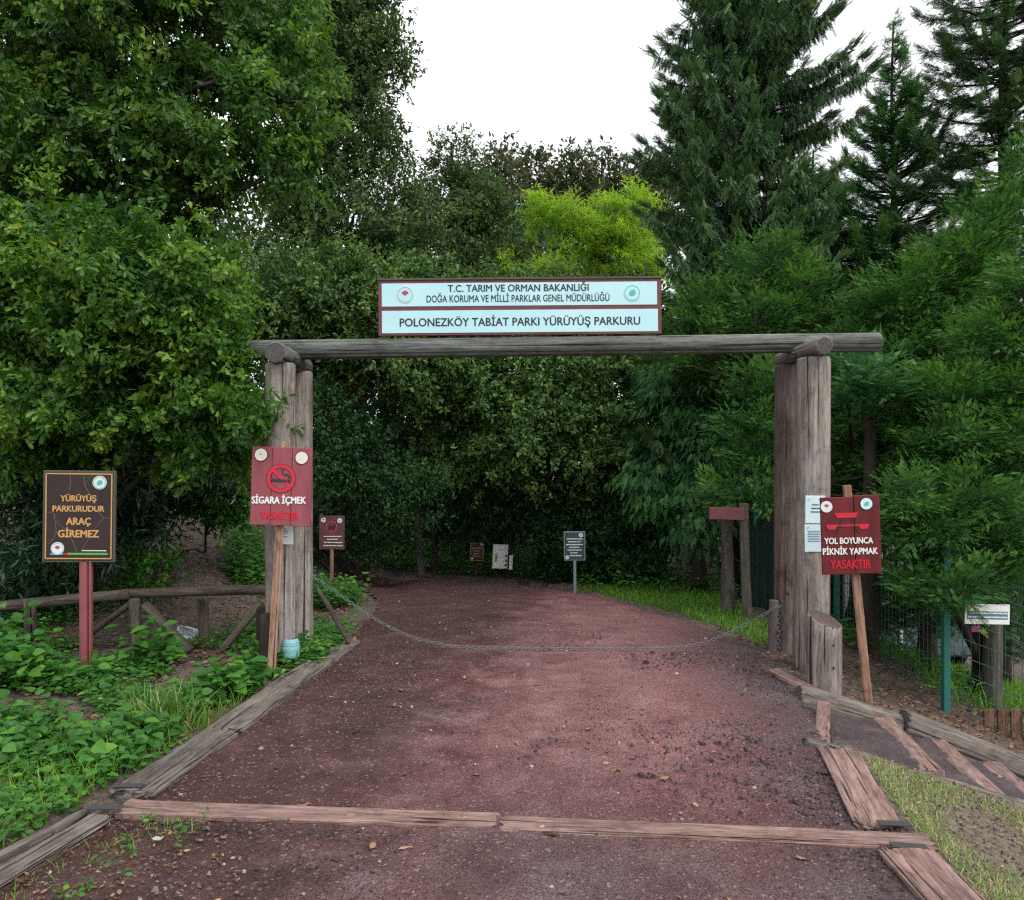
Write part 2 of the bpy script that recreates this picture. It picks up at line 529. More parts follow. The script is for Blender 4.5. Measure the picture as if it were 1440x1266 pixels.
near_ = ramp(nt, nd(nt, 'MapRange', {0: sx.outputs[1], 1: 2.0, 2: 7.0}).outputs[0], [(.24, (.75, .75, .75, 1)), (.36, (0, 0, 0, 1))])
c = mixc(nt, nd(nt, 'Math', {0: near_, 1: big}, operation='MULTIPLY').outputs[0], c, ramp(nt, mid, [(.3, (.06, .049, .052)), (.55, (.12, .102, .107)), (.75, (.19, .165, .172))]))
edge = ramp(nt, nd(nt, 'MapRange', {0: lane, 1: -1.9, 2: 1.9}).outputs[0], [(.08, (.9, .9, .9, 1)), (.26, (0, 0, 0, 1))])
c = mixc(nt, edge, c, ramp(nt, mid, [(.3, (.040, .022, .020)), (.55, (.085, .045, .042)), (.75, (.15, .09, .082))]))
grit = ramp(nt, nd(nt, 'MapRange', {0: lane, 1: -1.9, 2: 1.9}).outputs[0], [(.62, (0, 0, 0, 1)), (.84, (.85, .85, .85, 1))])
c = mixc(nt, grit, c, ramp(nt, mid, [(.3, (.045, .037, .041)), (.55, (.095, .079, .086)), (.75, (.16, .138, .145))]))
spk = nd(nt, 'SeparateColor', {0: vor.outputs['Color']})
spk2 = nd(nt, 'SeparateColor', {0: vor2.outputs['Color']})
c = mixc(nt, 1.0, c, ramp(nt, spk2.outputs[1], [(0.0, (.45, .42, .42)), (0.5, (1, 1, 1)), (1.0, (1.35, 1.25, 1.25))]), 'MULTIPLY')
c = mixc(nt, ramp(nt, spk.outputs[0], [(0.955, (0, 0, 0, 1)), (0.97, (.75, .75, .75, 1))]), c, (.27, .215, .205, 1))
c = mixc(nt, ramp(nt, fine, [(0.34, (.9, .9, .9, 1)), (0.43, (0, 0, 0, 1))]), c, (.018, .012, .013, 1))
hgt = nd(nt, 'Math', {0: fine, 1: vor.outputs['Distance']}, operation='ADD').outputs[0]
finish(nt, out, c, 0.88, hgt, 0.75, 0.02, 0.25)
M['trail'] = m
NC = 60
T = np.linspace(0, 1, NC)
PX = pL[:, None, 0] * (1 - T) + pR[:, None, 0] * T
PY = pL[:, None, 1] * (1 - T) + pR[:, None, 1] * T
PZ = gz(PX, PY) + 0.006 + 0.008 * np.sin(1.7 * PX + 2.1 * PY) + 0.004 * np.sin(5.3 * PX - 3.1 * PY) - 0.03 * (np.abs(T - .5) > .49)
i, j = np.meshgrid(np.arange(NS - 1), np.arange(NC - 1), indexing='ij')
q = np.stack([i * NC + j, i * NC + j + 1, (i + 1) * NC + j + 1, (i + 1) * NC + j], -1).reshape(-1, 4)
tag(link('path', np_mesh('path', np.stack([PX, PY, PZ], -1).reshape(-1, 3), q, [4] * len(q), M['trail'], smooth=True)),
    'dark red compacted trail running through the gate and bending left', 'path', kind='structure')

# kerb sleepers
kerb_label = iter(['thin split grey timber lying outside the near left trail edge',
                   'grey weathered kerb timber in the bottom left corner of the photo',
                   'grey kerb timber next to the tall grass tuft',
                   'grey kerb timber between the grass tuft and the broad-leaved weeds',
                   'grey kerb timber that the blue water jug stands on',
                   'grey kerb timber under the leaning stick beside the gate post'])
LK = [((-2.36, 2.75), (-2.05, 3.74), .06, .09), ((-2.20, 2.55), (-1.93, 3.68), .13, .10),
      ((-1.92, 3.93), (-1.79, 4.82), .23, .12), ((-1.79, 4.85), (-1.70, 5.72), .25, .12),
      ((-1.72, 5.74), (-1.61, 6.62), .22, .11), ((-1.60, 6.64), (-1.53, 7.45), .19, .10)]
for k, (a, b, w_, h_) in enumerate(LK):
    za, zb = G(*a) - .016, G(*b) - .012
    o = place_log('kerb_timber', (*a, za), (*b, zb), h_, w_, mats=[M['sleeper'], M['sleeper']], power=7, seed=k, rough=0.045, cracks=8, ragged=0.015, roll=math.pi / 2)
    tag(o, next(kerb_label), 'kerb', 'timbers edging the trail')

CT = [((-1.90, 3.80), (-0.06, 3.66), .165, .10, 'left half of the pinkish timber laid across the trail'),
      ((-0.05, 3.635), (1.86, 3.47), .145, .10, 'right half of the pinkish timber laid across the trail')]
for k, (a, b, w_, h_, lab) in enumerate(CT):
    o = place_log('cross_timber', (*a, -.026), (*b, -.030), h_, w_, mats=[M['sleeper_red'], M['sleeper_red']], power=7, seed=20 + k, rough=0.055, cracks=6, ragged=0.012, roll=math.pi / 2)
    tag(o, lab, 'kerb', 'timbers laid across the trail')
RK = [((1.70, 3.62), (1.90, 4.56), .22, .11, 'broad rough pink kerb timber beside the grassy slope'),
      ((1.67, 2.3), (1.70, 3.36), .25, .12, 'pink grooved kerb timber in the bottom right corner'),
      ((2.22, 5.72), (2.10, 6.3), .14, .10, 'short pink board in front of the slanted stump')]
for k, (a, b, w_, h_, lab) in enumerate(RK):
    o = place_log('kerb_timber', (*a, -.032), (*b, -.026), h_, w_, mats=[M['sleeper_red'], M['sleeper_red']], power=7, seed=30 + k, rough=0.05, cracks=9, ragged=0.02, roll=math.pi / 2)
    tag(o, lab, 'kerb', 'timbers edging the trail')
M['strap'] = plain('dark_rubber_strap', (.045, .045, .047, 1), 0.8)
for (x, y, rz, lab) in [(-1.95, 3.97, .05, 'dark strap on the left kerb corner, upper one'), (-1.93, 3.72, .08, 'dark strap on the left kerb corner, lower one'),
                        (1.76, 3.60, -.06, 'dark strap on the right kerb corner, upper one'), (1.72, 3.39, -.12, 'dark strap on the right kerb corner, lower one')]:
    bm = box_mesh('strap', .15, .045, .007, M['strap'], .002)
    tag(link('metal_strap', bm, None, (x, y, .052 if x < 0 else .031), (0, .02, rz)), lab, 'strap', 'straps holding the kerb corners')

m, nt, out = newmat('grey_tread_earth')
v = objcoord(nt, shift=False); n1 = noise(nt, v, 4, 8, .7); n2 = noise(nt, v, 70, 5, .7)
c = ramp(nt, n1, [(.3, (.05, .04, .042)), (.55, (.105, .082, .086)), (.75, (.17, .14, .14))])
c = mixc(nt, ramp(nt, n2, [(.34, (.8, .8, .8, 1)), (.44, (0, 0, 0, 1))]), c, (.025, .018, .018, 1))
finish(nt, out, c, .92, n2, .8, .02, .15)
M['tread'] = m
# stairs down to the right between two side logs
place = [(2.30, .0, 'top step'), (2.0, 0, '')]
st = thing('stairs', 'shallow earth steps with pink board nosings going down beside the grass slope', 'stairs', (2.2, 5.1, -.1))
SX = [2.20, 2.57, 2.94, 3.31, 3.68, 4.05]
for k in range(len(SX) - 1):
    z = -.13 - .145 * k
    x0, x1 = SX[k], SX[k + 1]
    g = Geo()
    nxx, nyy = 10, 20
    xs = np.linspace(x0 - .06, x1 - .05, nxx); ys = np.linspace(4.62, 5.62, nyy)
    XX, YY = np.meshgrid(xs, ys, indexing='ij')
    ZZ = z + 0.012 * np.sin(9 * XX + 7 * YY) + 0.006 * rng.normal(size=XX.shape)
    XX = XX - (YY - 5.1) * -.15
    ii, jj = np.meshgrid(np.arange(nxx - 1), np.arange(nyy - 1), indexing='ij')
    qq = np.stack([ii * nyy + jj, (ii + 1) * nyy + jj, (ii + 1) * nyy + jj + 1, ii * nyy + jj + 1], -1).reshape(-1, 4)
    link('tread', np_mesh('tread', np.stack([XX - 2.2, YY - 5.1, ZZ + .1], -1).reshape(-1, 3), qq, [4] * len(qq), M['tread'], smooth=True), st)
    place_log('nosing', (x1 - .075, 4.64, z - .03), (x1 + .075, 5.60, z - .03), .14, .05, st, [M['sleeper_red'], M['sleeper_red']], (2.2, 5.1, -.1), power=7, seed=40 + k, rough=.03)
place_log('nosing', (1.87, 4.72, -.035), (2.19, 5.50, -.035), .10, .09, st, [M['sleeper_red'], M['sleeper_red']], (2.2, 5.1, -.1), power=7, seed=39, rough=.03, roll=math.pi / 2)
for k, (a, b, w_, lab) in enumerate([((2.08, 5.70, -.03), (2.80, 5.69, -.235), .20, 'upper piece of the split grey log above the steps'),
                                     ((2.82, 5.685, -.225), (4.75, 5.55, -.98), .25, 'long lower piece of the split grey log above the steps'),
                                     ((1.74, 4.66, .015), (3.9, 4.60, -.60), .085, 'thin grey log between the steps and the grass slope')]):
    o = place_log('side_log', a, b, w_, mats=[M['sleeper'], M['end']], seed=50 + k, rough=.03, cracks=6, ragged=.006)
    tag(o, lab, 'log', 'logs lining the steps')

# ------------------------------------------------------------------ the gate
gate = thing('wooden_gate', 'tall grey log gateway spanning the trail with a long crossbeam', 'gate', (0.3, 6.9, 0))
gl = (0.3, 6.9, 0)
PM = [M['post_wood'], M['end']]
place_log('post', (-1.93, 6.52, -.12), (-1.93, 6.52, 2.51), .245, None, gate, PM, gl, seed=1, roll=2.0)
place_log('post', (-1.955, 7.22, -.12), (-1.96, 7.22, 2.52), .235, None, gate, PM, gl, seed=2, roll=1.0)
place_log('post', (2.49, 6.48, -.15), (2.50, 6.48, 2.55), .25, None, gate, PM, gl, seed=3, xref=(1, .2, 0), power=2.5)
place_log('post', (2.52, 7.12, -.15), (2.53, 7.12, 2.565), .25, None, gate, [M['post_dark'], M['end']], gl, seed=4, xref=(1, 0.1, 0), power=2.6)
place_log('cap_log', (-1.91, 6.31, 2.575), (-1.965, 7.40, 2.585), .175, None, gate, [M['beam_wood'], M['end']], gl, seed=5, taper=.95)
place_log('cap_log', (2.505, 6.27, 2.625), (2.525, 7.33, 2.645), .145, None, gate, [M['grey_wood'], M['end']], gl, seed=6)
place_log('crossbeam', (-2.33, 6.92, 2.675), (3.24, 6.90, 2.745), .178, None, gate, [M['beam_wood'], M['end']], gl, seed=7, taper=.94, cracks=7)
for (x, y, z) in [(-1.82, 6.62, 2.56), (-1.82, 6.95, 2.66), (2.42, 6.75, 2.62), (2.39, 6.8, .55), (2.39, 7.0, .18)]:
    g = Geo(); tube_geo(g, [(0, 0, 0), (.0, -.03, 0), (0, -.035, 0)], [.013, .013, .008], 8)
    link('bolt', g.mesh('bolt', M['rust'], True), gate, (x - gl[0], y - gl[1], z), (0, 0, 0))

st_l = thing('stump', 'grey round stump with a slanted top beside the right gate post', 'stump', (2.37, 5.93, 0))
o = place_log('trunk', (2.37, 5.93, -.2), (2.37, 5.93, .50), .245, None, st_l, [M['post_wood'], M['end_warm']], (2.37, 5.93, 0), xref=(1, 0, 0), seed=9, slant=-.42, sphi=-0.9)
for z in (.33, .16):
    g = Geo(); tube_geo(g, [(0, 0, 0), (0, -.012, 0)], [.012, .008], 8)
    link('bolt', g.mesh('bolt', M['rust'], True), st_l, (.02, -.118, z))
tag(place_log('bollard', (-2.13, 6.72, -.1), (-2.13, 6.72, .44), .125, mats=[M['dark_log'], M['dark_log']], seed=10, rough=.02),
    'dark brown bollard log at the end of the rail fence', 'bollard', 'low logs at the left gate post')
tag(place_log('bollard', (-1.985, 6.33, -.1), (-1.985, 6.33, .46), .12, mats=[M['dark_log'], M['dark_log']], seed=11, rough=.02),
    'short dark log behind the pale stake of the smoking sign', 'bollard', 'low logs at the left gate post')
tag(place_log('stake', (2.33, 7.02, -.1), (2.35, 7.02, .45), .075, .05, mats=[M['post_dark'], M['end_warm']], power=6, xref=(1, 0, 0), seed=12),
    'short brown wooden stake left of the right gate post', 'stake')
tag(place_log('leaning_stick', (-1.82, 7.30, .50), (-1.50, 7.22, .02), .05, mats=[M['fence_wood'], M['fence_wood']], seed=13, rough=.09, bow=.02),
    'knotty brown stick leaning on the left gate post', 'stick')

# chain across the trail
g = Geo()
cp = np.array([P(440, 811, 7.18), P(480, 838, 7.17), P(520, 867, 7.16), P(560, 890, 7.14), P(600, 903, 7.12), P(650, 911, 7.1), P(780, 912, 7.08), P(900, 913, 7.06), P(960, 911, 7.04), P(1000, 903, 7.02), P(1050, 878, 7.0), P(1096, 852, 6.97)])
cp[:, 2] = np.maximum(cp[:, 2], gz(cp[:, 0], cp[:, 1]) + .02)
ds = np.concatenate([[0], np.cumsum(np.linalg.norm(np.diff(cp, axis=0), axis=1))])
s = np.arange(0, ds[-1], .036)
pts = np.stack([np.interp(s, ds, cp[:, k]) for k in range(3)], 1)
pts = smooth_line(pts, 25)
pts[:, 2] = np.maximum(pts[:, 2], gz(pts[:, 0], pts[:, 1]) + .018)
tail = np.array([[2.37, 6.96, .38 - .036 * k] for k in range(11)])
for seg in (pts, tail):
    tt = np.gradient(seg, axis=0); tt /= np.linalg.norm(tt, axis=1)[:, None]
    for k, (p, t) in enumerate(zip(seg, tt)):
        up = np.array([0, 1, 0]) if abs(t[2]) > .9 else np.array([0, 0, 1.0])
        s1 = np.cross(t, up); s1 /= np.linalg.norm(s1); s2 = np.cross(s1, t)
        side = s1 * .7 + s2 * .7 if k % 2 else s1 * .7 - s2 * .7
        a = np.linspace(0, 2 * math.pi, 10)
        loop = p + np.cos(a)[:, None] * t * .023 + np.sin(a)[:, None] * side * .0135
        tube_geo(g, loop, .0028, 5)
M['chain'] = plain('chain_steel', (.19, .23, .25, 1), 0.6, 0.4, Metallic=0.3)
tag(link('chain', g.mesh('chain', M['chain'], True)), 'steel chain sagging across the trail between the gate posts', 'chain')

# ------------------------------------------------------------------ rustic rail fence on the left
rf = thing('rail_fence', 'rustic brown log rail fence left of the gate', 'fence', (-3.4, 7.2, 0))
fl = (-3.4, 7.2, 0)
FM = [M['fence_wood'], M['end_warm']]
place_log('rail', P(-90, 862, 6.9), P(182, 836, 7.12), .095, None, rf, FM, fl, seed=60, bow=.03, rough=.03)
place_log('rail', P(172, 835, 7.16), P(384, 829, 7.15), .09, None, rf, FM, fl, seed=61, rough=.025)
GW = [M['grey_wood'], M['end']]
FP = [M['fence_wood'], M['end']]
for k, (x, yb, d) in enumerate([(192, 920, 7.05), (288, 908, 7.3), (45, 930, 7.0)]):
    b = P(x, yb, d); t = P(x - 3, 842, d)
    place_log('fence_post', (b[0], b[1], -.1), t, .098, None, rf, FP, fl, seed=62 + k, rough=.03)
place_log('brace', P(203, 850, 7.08), P(268, 916, 6.98), .085, None, rf, FP, fl, seed=65, rough=.03)
place_log('brace', P(368, 846, 7.2), P(312, 916, 7.0), .075, None, rf, FP, fl, seed=66, rough=.03)
place_log('brace', P(182, 850, 7.12), P(126, 892, 7.3), .06, None, rf, FP, fl, seed=67, rough=.04)


# ------------------------------------------------------------------ signs
_font = {}


def text_mesh(s, bold=0.0):
    cu = bpy.data.curves.new('lettering', 'FONT')
    cu.body = s; cu.size = 1; cu.extrude = 0.01; cu.resolution_u = 3
    o = bpy.data.objects.new('lettering', cu)
    COL.objects.link(o)
    dg = bpy.context.evaluated_depsgraph_get()
    me = bpy.data.meshes.new_from_object(o.evaluated_get(dg))
    bpy.data.objects.remove(o); bpy.data.curves.remove(cu)
    return me


def cap_height():
    if 'c' not in _font:
        me = text_mesh('E', 0)
        _font['c'] = max(v.co.y for v in me.vertices)
        bpy.data.meshes.remove(me)
    return _font['c']


class Sign:
    """flat sign laid out in photo pixels of its own plane; local x right, z up, front towards -y"""
    def __init__(s, name, label, cat, cx, cy, d, base=None, rot=(0, 0, 0), group=None):
        s.k = d / F; s.cx = cx; s.cy = cy
        p = P(cx, cy, d)
        s.root = thing(name, label, cat, p, group, rot)
        s.p = p
    def uv(s, x, y): return ((x - s.cx) * s.k, (s.cy - y) * s.k)
    def flat(s, name, pts, depth, mat, parent=None, th=.002):
        """polygon (photo px) at depth metres in front of the board plane"""
        q = [s.uv(*p) for p in pts]; n = len(q)
        V = [(a, -depth, b) for a, b in q] + [(a, -depth + th, b) for a, b in q]
        fs = [list(range(n))[::-1], [n + i for i in range(n)]] + [[i, (i + 1) % n, n + (i + 1) % n, n + i] for i in range(n)]
        bm = bmesh.new()
        vs = [bm.verts.new(v) for v in V]
        for f in fs: bm.faces.new([vs[i] for i in f])
        bmesh.ops.recalc_face_normals(bm, faces=bm.faces[:])
        me = bpy.data.meshes.new(name); bm.to_mesh(me); bm.free(); me.materials.append(mat)
        return link(name, me, parent or s.root)
    def rect(s, name, x0, y0, x1, y1, front, th, mat, parent=None, bevel=.003):
        a, b = s.uv(x0, y1); c, e = s.uv(x1, y0)
        me = box_mesh(name, c - a, th, e - b, mat, bevel, center=((a + c) / 2, -front + th / 2, (b + e) / 2))
        return link(name, me, parent or s.root)
    def disc(s, name, x, y, r, depth, mat, parent=None, th=.003, n=28):
        return s.flat(name, [(x + r * math.cos(a), y + r * math.sin(a)) for a in np.linspace(0, 2 * math.pi, n, endpoint=False)], depth, mat, parent, th)
    def strokes(s, name, lines, depth, mat, parent=None):
        """lines: (points, width px)"""
        g = Geo()
        for pts, w in lines:
            pts = np.array(pts, float)
            t = np.gradient(pts, axis=0); t /= np.linalg.norm(t, axis=1)[:, None] + 1e-9
            nrm = np.stack([-t[:, 1], t[:, 0]], 1) * w / 2
            A = pts + nrm; B = pts - nrm; n = len(pts)
            V = [(*s.uv(*p), 0) for p in A] + [(*s.uv(*p), 0) for p in B]
            V = np.array(V)
            V2 = np.stack([V[:, 0], np.full(2 * n, -depth), V[:, 1]], 1)
            V3 = V2 + [0, .0015, 0]
            fs = []
            for i in range(n - 1):
                fs += [[i, i + 1, n + i + 1, n + i], [2 * n + i, 3 * n + i, 3 * n + i + 1, 2 * n + i + 1],
                       [i, 2 * n + i, 2 * n + i + 1, i + 1], [n + i, n + i + 1, 3 * n + i + 1, 3 * n + i]]
            g.add(np.concatenate([V2, V3]), fs)
        me = g.mesh(name, mat)
        return link(name, me, parent or s.root)
    def ring(s, name, x, y, r, w, depth, mat, parent=None):
        a = np.linspace(0, 2 * math.pi, 40)
        return s.strokes(name, [(np.stack([x + r * np.cos(a), y + r * np.sin(a)], 1), w)], depth, mat, parent)
    def text(s, txt, x0, x1, base, caph, depth, mat, bold=.012, slope=0.0, parent=None, arc=None):
        me = text_mesh(txt)
        bm = bmesh.new(); bm.from_mesh(me)
        for dx, dy in ((bold * 1.6, 0), (-bold * 1.6, 0), (0, bold), (0, -bold)):
            n0 = len(bm.verts); bm.from_mesh(me); bm.verts.ensure_lookup_table()
            for v in bm.verts[n0:]: v.co.x += dx; v.co.y += dy; v.co.z -= .004 * (1 + dx * 9 + dy * 17)
        bm.to_mesh(me); bm.free()
        xs = [v.co.x for v in me.vertices]
        a, b = min(xs), max(xs)
        kx = (x1 - x0) * s.k / (b - a); kz = caph * s.k / cap_height()
        u0, w0 = s.uv(x0, base)
        for v in me.vertices:
            x, y, z = v.co
            v.co = (u0 + (x - a) * kx, -depth - z * 0.03, w0 + y * kz + slope * (x - a) * kx)
        me.materials.clear(); me.materials.append(mat)
        for p in me.polygons: p.material_index = 0
        return link('lettering', me, parent or s.root)
    def dashes(s, name, rows, depth, mat, seed=1, h=2.0):
        """illegible small print: rows of short word-like strokes (x0, x1, y)"""
        r = random.Random(seed); L = []
        for x0, x1, y in rows:
            x = x0
            while x < x1 - 0.6:
                w = min(r.uniform(.5, 1.1) * (x1 - x0) * .22 + .4, x1 - x)
                L.append(([(x, y), (x + w, y)], h)); x += w + max(.35, h * .3)
        return s.strokes(name, L, depth, mat)
    def fan(s, x, y, r, depth, mat, parent):
        pts = [(x, y + r * .5)]
        for k in range(5):
            a0 = math.radians(-150 + k * 24); a1 = a0 + math.radians(12); a2 = a0 + math.radians(24)
            pts += [(x + r * math.cos(a0), y + r * .4 + r * math.sin(a0) * 1.1), (x + r * 1.12 * math.cos(a1), y + r * .4 + r * 1.2 * math.sin(a1))]
        pts += [(x + r * math.cos(a2), y + r * .4 + r * math.sin(a2) * 1.1)]
        return s.flat('emblem_mark', pts, depth, mat, parent, .001)
    def leafmark(s, x, y, r, depth, mat, parent):
        o = [(-.75, .75), (-.55, .45), (-.75, .15), (-.6, -.3), (-.35, -.35), (-.25, -.7), (.1, -.62), (.35, -.85), (.55, -.55), (.8, -.5), (.72, -.1), (.85, .15), (.55, .35), (.4, .65), (.05, .55), (-.2, .7), (-.45, .55)]
        return s.flat('emblem_mark', [(x + a * r, y + b * r) for a, b in o], depth, mat, parent, .001)
    def emblem(s, x, y, r, depth, kind, ringed=True, bg=None):
        e = s.disc('emblem', x, y, r, depth, bg or M['white'], None, .003)
        if ringed: s.ring('emblem_ring', x, y, r * .86, max(.5, r * .08), depth + .0012, M['pinkline'] if kind == 'fan' else M['teal'], e)
        if kind == 'fan': s.fan(x, y - r * .12, r * .45, depth + .0025, M['crimson'], e)
        elif kind == 'leaf': s.leafmark(x, y, r * .52, depth + .0025, M['teal'], e)
        elif kind == 'faded': s.fan(x, y - r * .1, r * .25, depth + .0025, M['pinkline'], e)
        return e


M['white'] = plain('emblem_white', (.72, .76, .77, 1), .5)
M['cream'] = plain('faded_cream', (.74, .70, .63, 1), .6)
M['teal'] = plain('emblem_teal', (.09, .50, .40, 1), .5)
M['green_line'] = plain('emblem_green', (.09, .38, .07, 1), .5)
M['crimson'] = plain('emblem_crimson', (.50, .05, .09, 1), .5)
M['pinkline'] = plain('emblem_pink', (.60, .38, .42, 1), .5)
M['panel'] = paint('pale_blue_sign_panel', (.42, .71, .78, 1), (.50, .77, .83, 1), 2.0, .4, (.42, .55, .58, 1), .72)
M['maroon'] = paint('maroon_frame', (.11, .034, .04, 1), (.17, .06, .065, 1), 5, .6)
M['ink'] = plain('dark_ink', (.025, .028, .035, 1), .5)
M['brown_sign'] = paint('dark_brown_sign', (.028, .019, .018, 1), (.042, .028, .027, 1), 3, .4)
M['gold'] = plain('gold_lettering', (.62, .34, .12, 1), .5)
M['sign_back'] = plain('weathered_sign_back', (.085, .085, .07, 1), .8)
M['red_board'] = paint('red_painted_planks', (.20, .040, .058, 1), (.29, .075, .095, 1), 3, .65, (.30, .13, .14, 1), .66, (3, 3, .6))
M['dkred_board'] = paint('dark_red_painted_planks', (.085, .006, .010, 1), (.15, .014, .018, 1), 3, .55, (.16, .09, .08, 1), .70, (3, 3, .8))
M['maroon_board'] = paint('faded_maroon_planks', (.10, .035, .042, 1), (.15, .06, .065, 1), 3, .7)
M['sign_red'] = plain('bright_red_paint', (.60, .018, .045, 1), .55)
M['scarlet'] = plain('scarlet_lettering', (.62, .008, .03, 1), .55)
M['white_paint'] = paint('chipped_white_paint', (.66, .68, .67, 1), (.76, .78, .77, 1), 20, .6, (.25, .06, .08, 1), .64)
M['paper'] = paint('laminated_paper', (.55, .74, .80, 1), (.66, .83, .88, 1), 6, .25, spec=.6)
M['paper_white'] = paint('white_paper', (.72, .74, .74, 1), (.80, .80, .80, 1), 6, .5)
M['print'] = plain('blue_print', (.10, .19, .30, 1), .6)
M['red_steel'] = paint('red_painted_steel', (.22, .060, .075, 1), (.29, .09, .105, 1), 4, .45)
M['blue_sign'] = paint('blue_grey_sign', (.03, .06, .075, 1), (.04, .075, .09, 1), 3, .45)
M['pale_frame'] = plain('pale_sign_frame', (.20, .27, .30, 1), .5)
M['crack'] = plain('crack_line', (.13, .12, .11, 1), .8)
M['sky_strip'] = plain('sky_blue_strip', (.07, .40, .62, 1), .5)
M['lime'] = plain('lime_strip', (.13, .42, .05, 1), .5)

# entrance sign on the crossbeam
S = Sign('entrance_sign', 'long pale blue two-panel name board standing on the gate crossbeam', 'sign', 731, 431.5, 6.86, rot=(0, -.008, 0))
S.rect('frame', 532, 393, 930, 471, 0, .035, M['maroon'])
S.rect('panel', 537, 397.5, 924, 430, .004, .006, M['panel'], bevel=.001)
S.rect('panel', 537, 436, 925, 467.5, .004, .006, M['panel'], bevel=.001)
S.text('T.C. TARIM VE ORMAN BAKANLIĞI', 630, 828, 410, 9.5, .006, M['ink'])
S.text('DOĞA KORUMA VE MİLLİ PARKLAR GENEL MÜDÜRLÜĞÜ', 600, 857, 424.5, 9.5, .006, M['ink'], .008)
S.text('POLONEZKÖY TABİAT PARKI YÜRÜYÜŞ PARKURU', 562, 900, 458, 11, .006, M['ink'])
S.emblem(570, 413.5, 12, .007, 'fan', bg=M['panel'])
S.emblem(889, 413.5, 12, .007, 'leaf', bg=M['panel'])
S.rect('top_strip', 531, 390.6, 931, 393.2, .01, .055, M['sign_back'], bevel=.002)

# brown no-vehicles sign
S = Sign('brown_sign', 'dark brown no-vehicles sign with gold letters on a red steel post', 'sign', 111, 726, 6.1, rot=(0, .012, math.radians(4)))
S.rect('board', 62, 662, 160, 791, 0, .03, M['sign_back'])
S.rect('panel', 64.5, 664.5, 157.5, 788.5, .003, .008, M['brown_sign'], bevel=.001)
S.strokes('border_line', [([(66.5, 666.5), (155.5, 666.5)], 1.6), ([(155.5, 666), (155.5, 786)], 1.6), ([(155.5, 785.5), (66.5, 785.5)], 1.6), ([(66.5, 786), (66.5, 666)], 1.6)], .005, M['gold'])
S.text('YÜRÜYÜŞ', 86, 135, 705, 8, .005, M['gold'], .022)
S.text('PARKURUDUR', 75.5, 146, 719.5, 8, .005, M['gold'], .022)
S.text('ARAÇ', 94, 128, 738, 9.6, .005, M['gold'], .025)
S.text('GİREMEZ', 83, 139, 755.5, 9.8, .005, M['gold'], .025)
S.emblem(139, 678.5, 9.6, .006, 'leaf')
S.emblem(83, 771.5, 9, .0075, 'fan', bg=M['paper'])
S.rect('colour_strip', 73, 778, 90, 780.5, .005, .002, M['sky_strip'], bevel=0)
S.rect('colour_strip', 90, 778, 97, 780.5, .005, .002, M['scarlet'], bevel=0)
S.rect('colour_strip', 97, 777.6, 151, 780.3, .005, .002, M['lime'], bevel=0)
S.dashes('small_print', [(116, 150, 774.4)], .005, M['white'], 3, 1.4)
for ln_ in [([(99, 668), (99.5, 680), (98, 690)], .9), ([(117.5, 668), (118.5, 682), (125, 694)], .9), ([(118.5, 682), (128, 668)], .5),
                    ([(69, 721), (77, 722), (80, 736), (81, 750), (76, 760), (70, 765)], .8), ([(77, 722), (84, 738), (93, 744)], .6), ([(101, 756), (106, 768), (109, 776)], .8),
                    ([(134, 716), (145, 728), (154, 729)], .8), ([(145, 728), (134, 742), (125, 758), (115, 774)], .7), ([(89, 705), (86, 712)], .6)]: S.strokes('crack', [ln_], .0052, M['crack'])
p0 = S.p
g = Geo()
ch = [(-.045, 0), (-.045, -.03), (-.03, -.036), (.012, -.036), (.018, -.012), (.026, -.012), (.03, -.036), (.045, -.036), (.045, 0)]
zb, zt = G(p0[0], p0[1]) - p0[2] - .1, -.3
V = [(a, b, zb) for a, b in ch] + [(a, b, zt) for a, b in ch]
n = len(ch)
g.add(V, [[i, (i + 1) % n, n + (i + 1) % n, n + i] for i in range(n)] + [list(range(n))[::-1], [n + i for i in range(n)]])
link('post', g.mesh('post', M['red_steel']), S.root, (.045, .036, 0), (0, -.012, 0))

# no-smoking sign
S = Sign('no_smoking_sign', 'red plank no-smoking sign on a pale stake before the left gate post', 'sign', 395.5, 684, 6.22, rot=(math.radians(-3), .018, math.radians(2)))
S.rect('plank', 353.5, 628.5, 381.2, 738.5, 0, .022, M['red_board'])
S.rect('plank', 381.8, 629, 409.2, 739, .001, .022, M['red_board'])
S.rect('plank', 409.8, 629.5, 437.5, 740, 0, .022, M['red_board'])
S.emblem(366, 640, 8.6, .005, 'faded', False, M['cream'])
S.emblem(423, 643.5, 8.6, .005, 'plain', False, M['cream'])
S.ring('emblem_rim', 366, 640, 9.2, .9, .0045, M['ink']); S.ring('emblem_rim', 423, 643.5, 9.2, .9, .0045, M['ink'])
S.ring('prohibition_ring', 395, 673, 17.5, 4.6, .005, M['sign_red'])
S.ring('ring_outline', 395, 673, 20.2, .8, .0045, M['ink']); S.ring('ring_outline', 395, 673, 14.9, .8, .0045, M['ink'])
S.strokes('slash', [([(383.5, 661), (407.5, 684.5)], 4.4)], .006, M['sign_red'])
S.strokes('cigarette', [([(382, 675), (403.5, 676.5)], 3.6), ([(404.2, 676.5), (408, 676.8)], 3.6)], .0075, M['ink'])
S.strokes('smoke', [([(408, 672), (405, 668), (400, 668), (396, 664), (399, 660), (395, 661)], 1.5), ([(405.5, 674), (407, 671), (404, 667.5), (401, 666)], 1.2)], .0075, M['ink'])
S.text('SİGARA İÇMEK', 355, 431, 708.5, 9.2, .005, M['white_paint'], .028, slope=.01)
S.text('YASAKTIR', 367, 421, 730, 10, .005, M['scarlet'], .024, slope=-.01)
p0 = S.p
